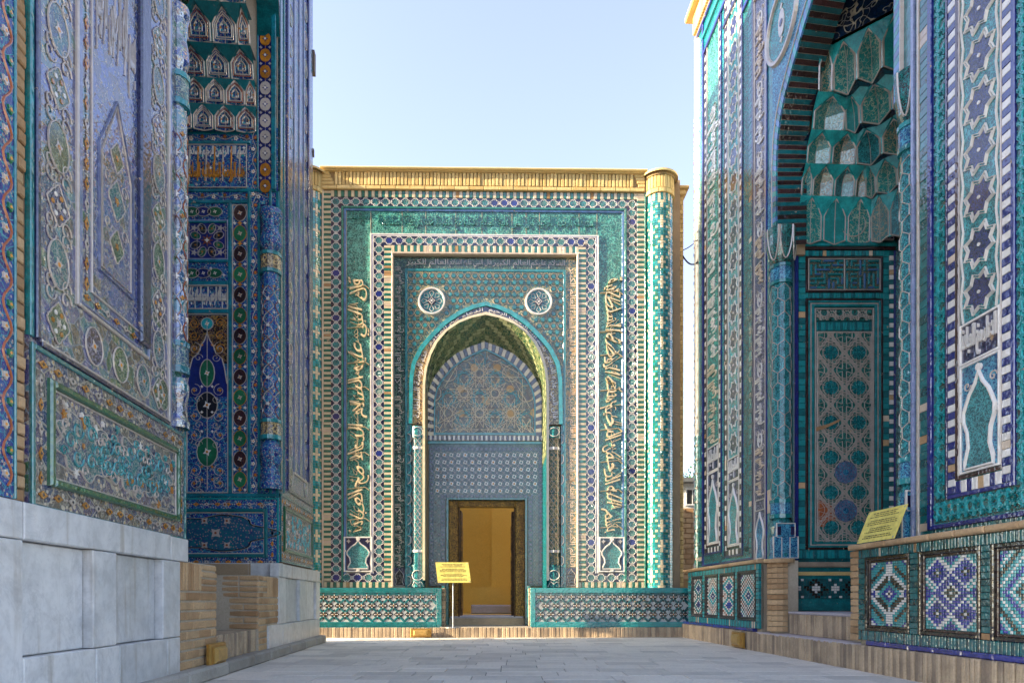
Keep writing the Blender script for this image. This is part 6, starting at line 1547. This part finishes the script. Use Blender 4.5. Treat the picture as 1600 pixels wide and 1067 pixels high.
lamp('gilt box floodlight on the kerb under the far facade, left of the doorway', FF, FF.u(641, .36), .012, FF.u(674, .36), .155, .345)
lamp('gilt box floodlight on the brick pier between the left marble plinth and the step', LP, LP.u(320), LP.v(332, 1040), LP.u(345), LP.v(332, 1004), .012)
lamp('gilt box floodlight on the kerb below the right round brick pier', RB, RB.u(1155), .015, RB.u(1173), .215, .075)
def cable(label, pts, r):
    b = MB(); n = 16; P = []
    for i in range(n+1):
        t = i/n; p = Vector(pts[0]).lerp(Vector(pts[1]), t); p.z -= .14*4*t*(1-t)*pts[2]; P.append(p)
    for p, q in zip(P[:-1], P[1:]):
        d = (q-p).normalized(); s_ = d.cross(Vector((0, 0, 1))).normalized(); t_ = s_.cross(d); k = 6
        b.add([tuple(x+s_*r*cos(a)+t_*r*sin(a)) for x in (p, q) for a in [2*pi*i/k for i in range(k)]], [(i, (i+1) % k, k+(i+1) % k, k+i) for i in range(k)], CBL)
    o = b.build('cable', None); o['label'] = label; o['category'] = 'cable'; o['group'] = 'cables strung between the far and right mausoleums'
def at(px, py, Y): return ((px-800)/FPX*Y, Y, EYE+(HZ-py)/FPX*Y)
cable('thin dark cable rising from the golden brick pier to the right mausoleum, upper one', (at(1067, 391, 12), at(1090, 375, 11.3), .15), .008)
cable('thick dark cable sagging from the golden brick pier to the right mausoleum, lower one', (at(1067, 400, 12), at(1090, 410, 11.3), .6), .014)
# background seen in the gap
BG = Frame(0, 15.5, 1, 0); gu, gv = (lambda p: BG.u(p)), (lambda p: BG.v(1080, p))
t = thing('brick_wall', 'pale brick yard wall seen through the gap beside the right mausoleum', 'wall', (BG.u(1080), 15.5, 0))
c = MB(); c.solid(gu(1020), 0, gu(1150), gv(793)-.02, -.4, -.03, MOG); c.build('wall_core', t, BG)
bricks(BG, t, gu(1062), gv(905), gu(1100), gv(793), 0, .24, .115, BR, b=.006, joint=.014)
H = thing('house', 'low white and grey building behind the yard wall', 'house', (BG.u(1085)+.4, 18, 0)); BH = Frame(0, 18, 1, 0); hu, hv = (lambda p: BH.u(p)), (lambda p: BH.v(1080, p))
c = MB(); c.solid(hu(1030), 0, hu(1160), hv(753), -3, -.0, WFR); c.build('wall', H, BH)
c = MB(); c.box(hu(1072), hv(788), hu(1092), hv(765), -.1, .03, WIN, .01); wn = c.build('window', H, BH); c = MB(); ring(c, hu(1070.5), hv(790), hu(1094), hv(763), .04, 0, .05, WFR, .01); c.box(hu(1081), hv(789), hu(1082), hv(764), 0, .045, WFR); c.build('window_frame', wn, BH)
c = MB(); c.solid(hu(1028), hv(755), hu(1162), hv(749), -3.2, .3, ROOF); c.build('roof', H, BH)
TR = thing('tree', 'small green treetop above the roof in the gap', 'tree', (at(1086, 745, 22)[0], 22, 0))
random.seed(3); tx, ty, tz = at(1086, 752, 22); b = MB()
for i in range(900):
    a, e, r = random.uniform(0, 2*pi), random.uniform(-1, 1), random.random()**.4; rr = .55*r*(1+.3*sin(a*3)); x, y_, z = tx+rr*cos(a)*1.3, ty+rr*sin(a)*1.3, tz-.1+e*.55*r
    s_ = random.uniform(.03, .07); d1 = Vector((random.gauss(0, 1), random.gauss(0, 1), random.gauss(0, 1))).normalized()*s_; d2 = d1.orthogonal().normalized()*s_*.6; p = Vector((x, y_, z)); b.add([tuple(p-d1), tuple(p+d2), tuple(p+d1), tuple(p-d2)], [(0, 1, 2, 3)], LEAF)
b.build('crown', TR); c = MB(); c.disc(0, 0, .09, 0, tz-.2, BARK, 8); c.build('trunk', TR, M=Matrix.Translation((tx, ty, 0)))
# plain tomb inside the doorway
tb = MB(); tb.box(FF.u(736, -2.3), .345, FF.u(800, -2.3), .345+.18, -3.0, -2.3, PLG, .02); o = tb.build('tomb', None, FF); o['label'] = 'low pale grey tomb slab on the floor inside the yellow doorway'; o['category'] = 'tomb'
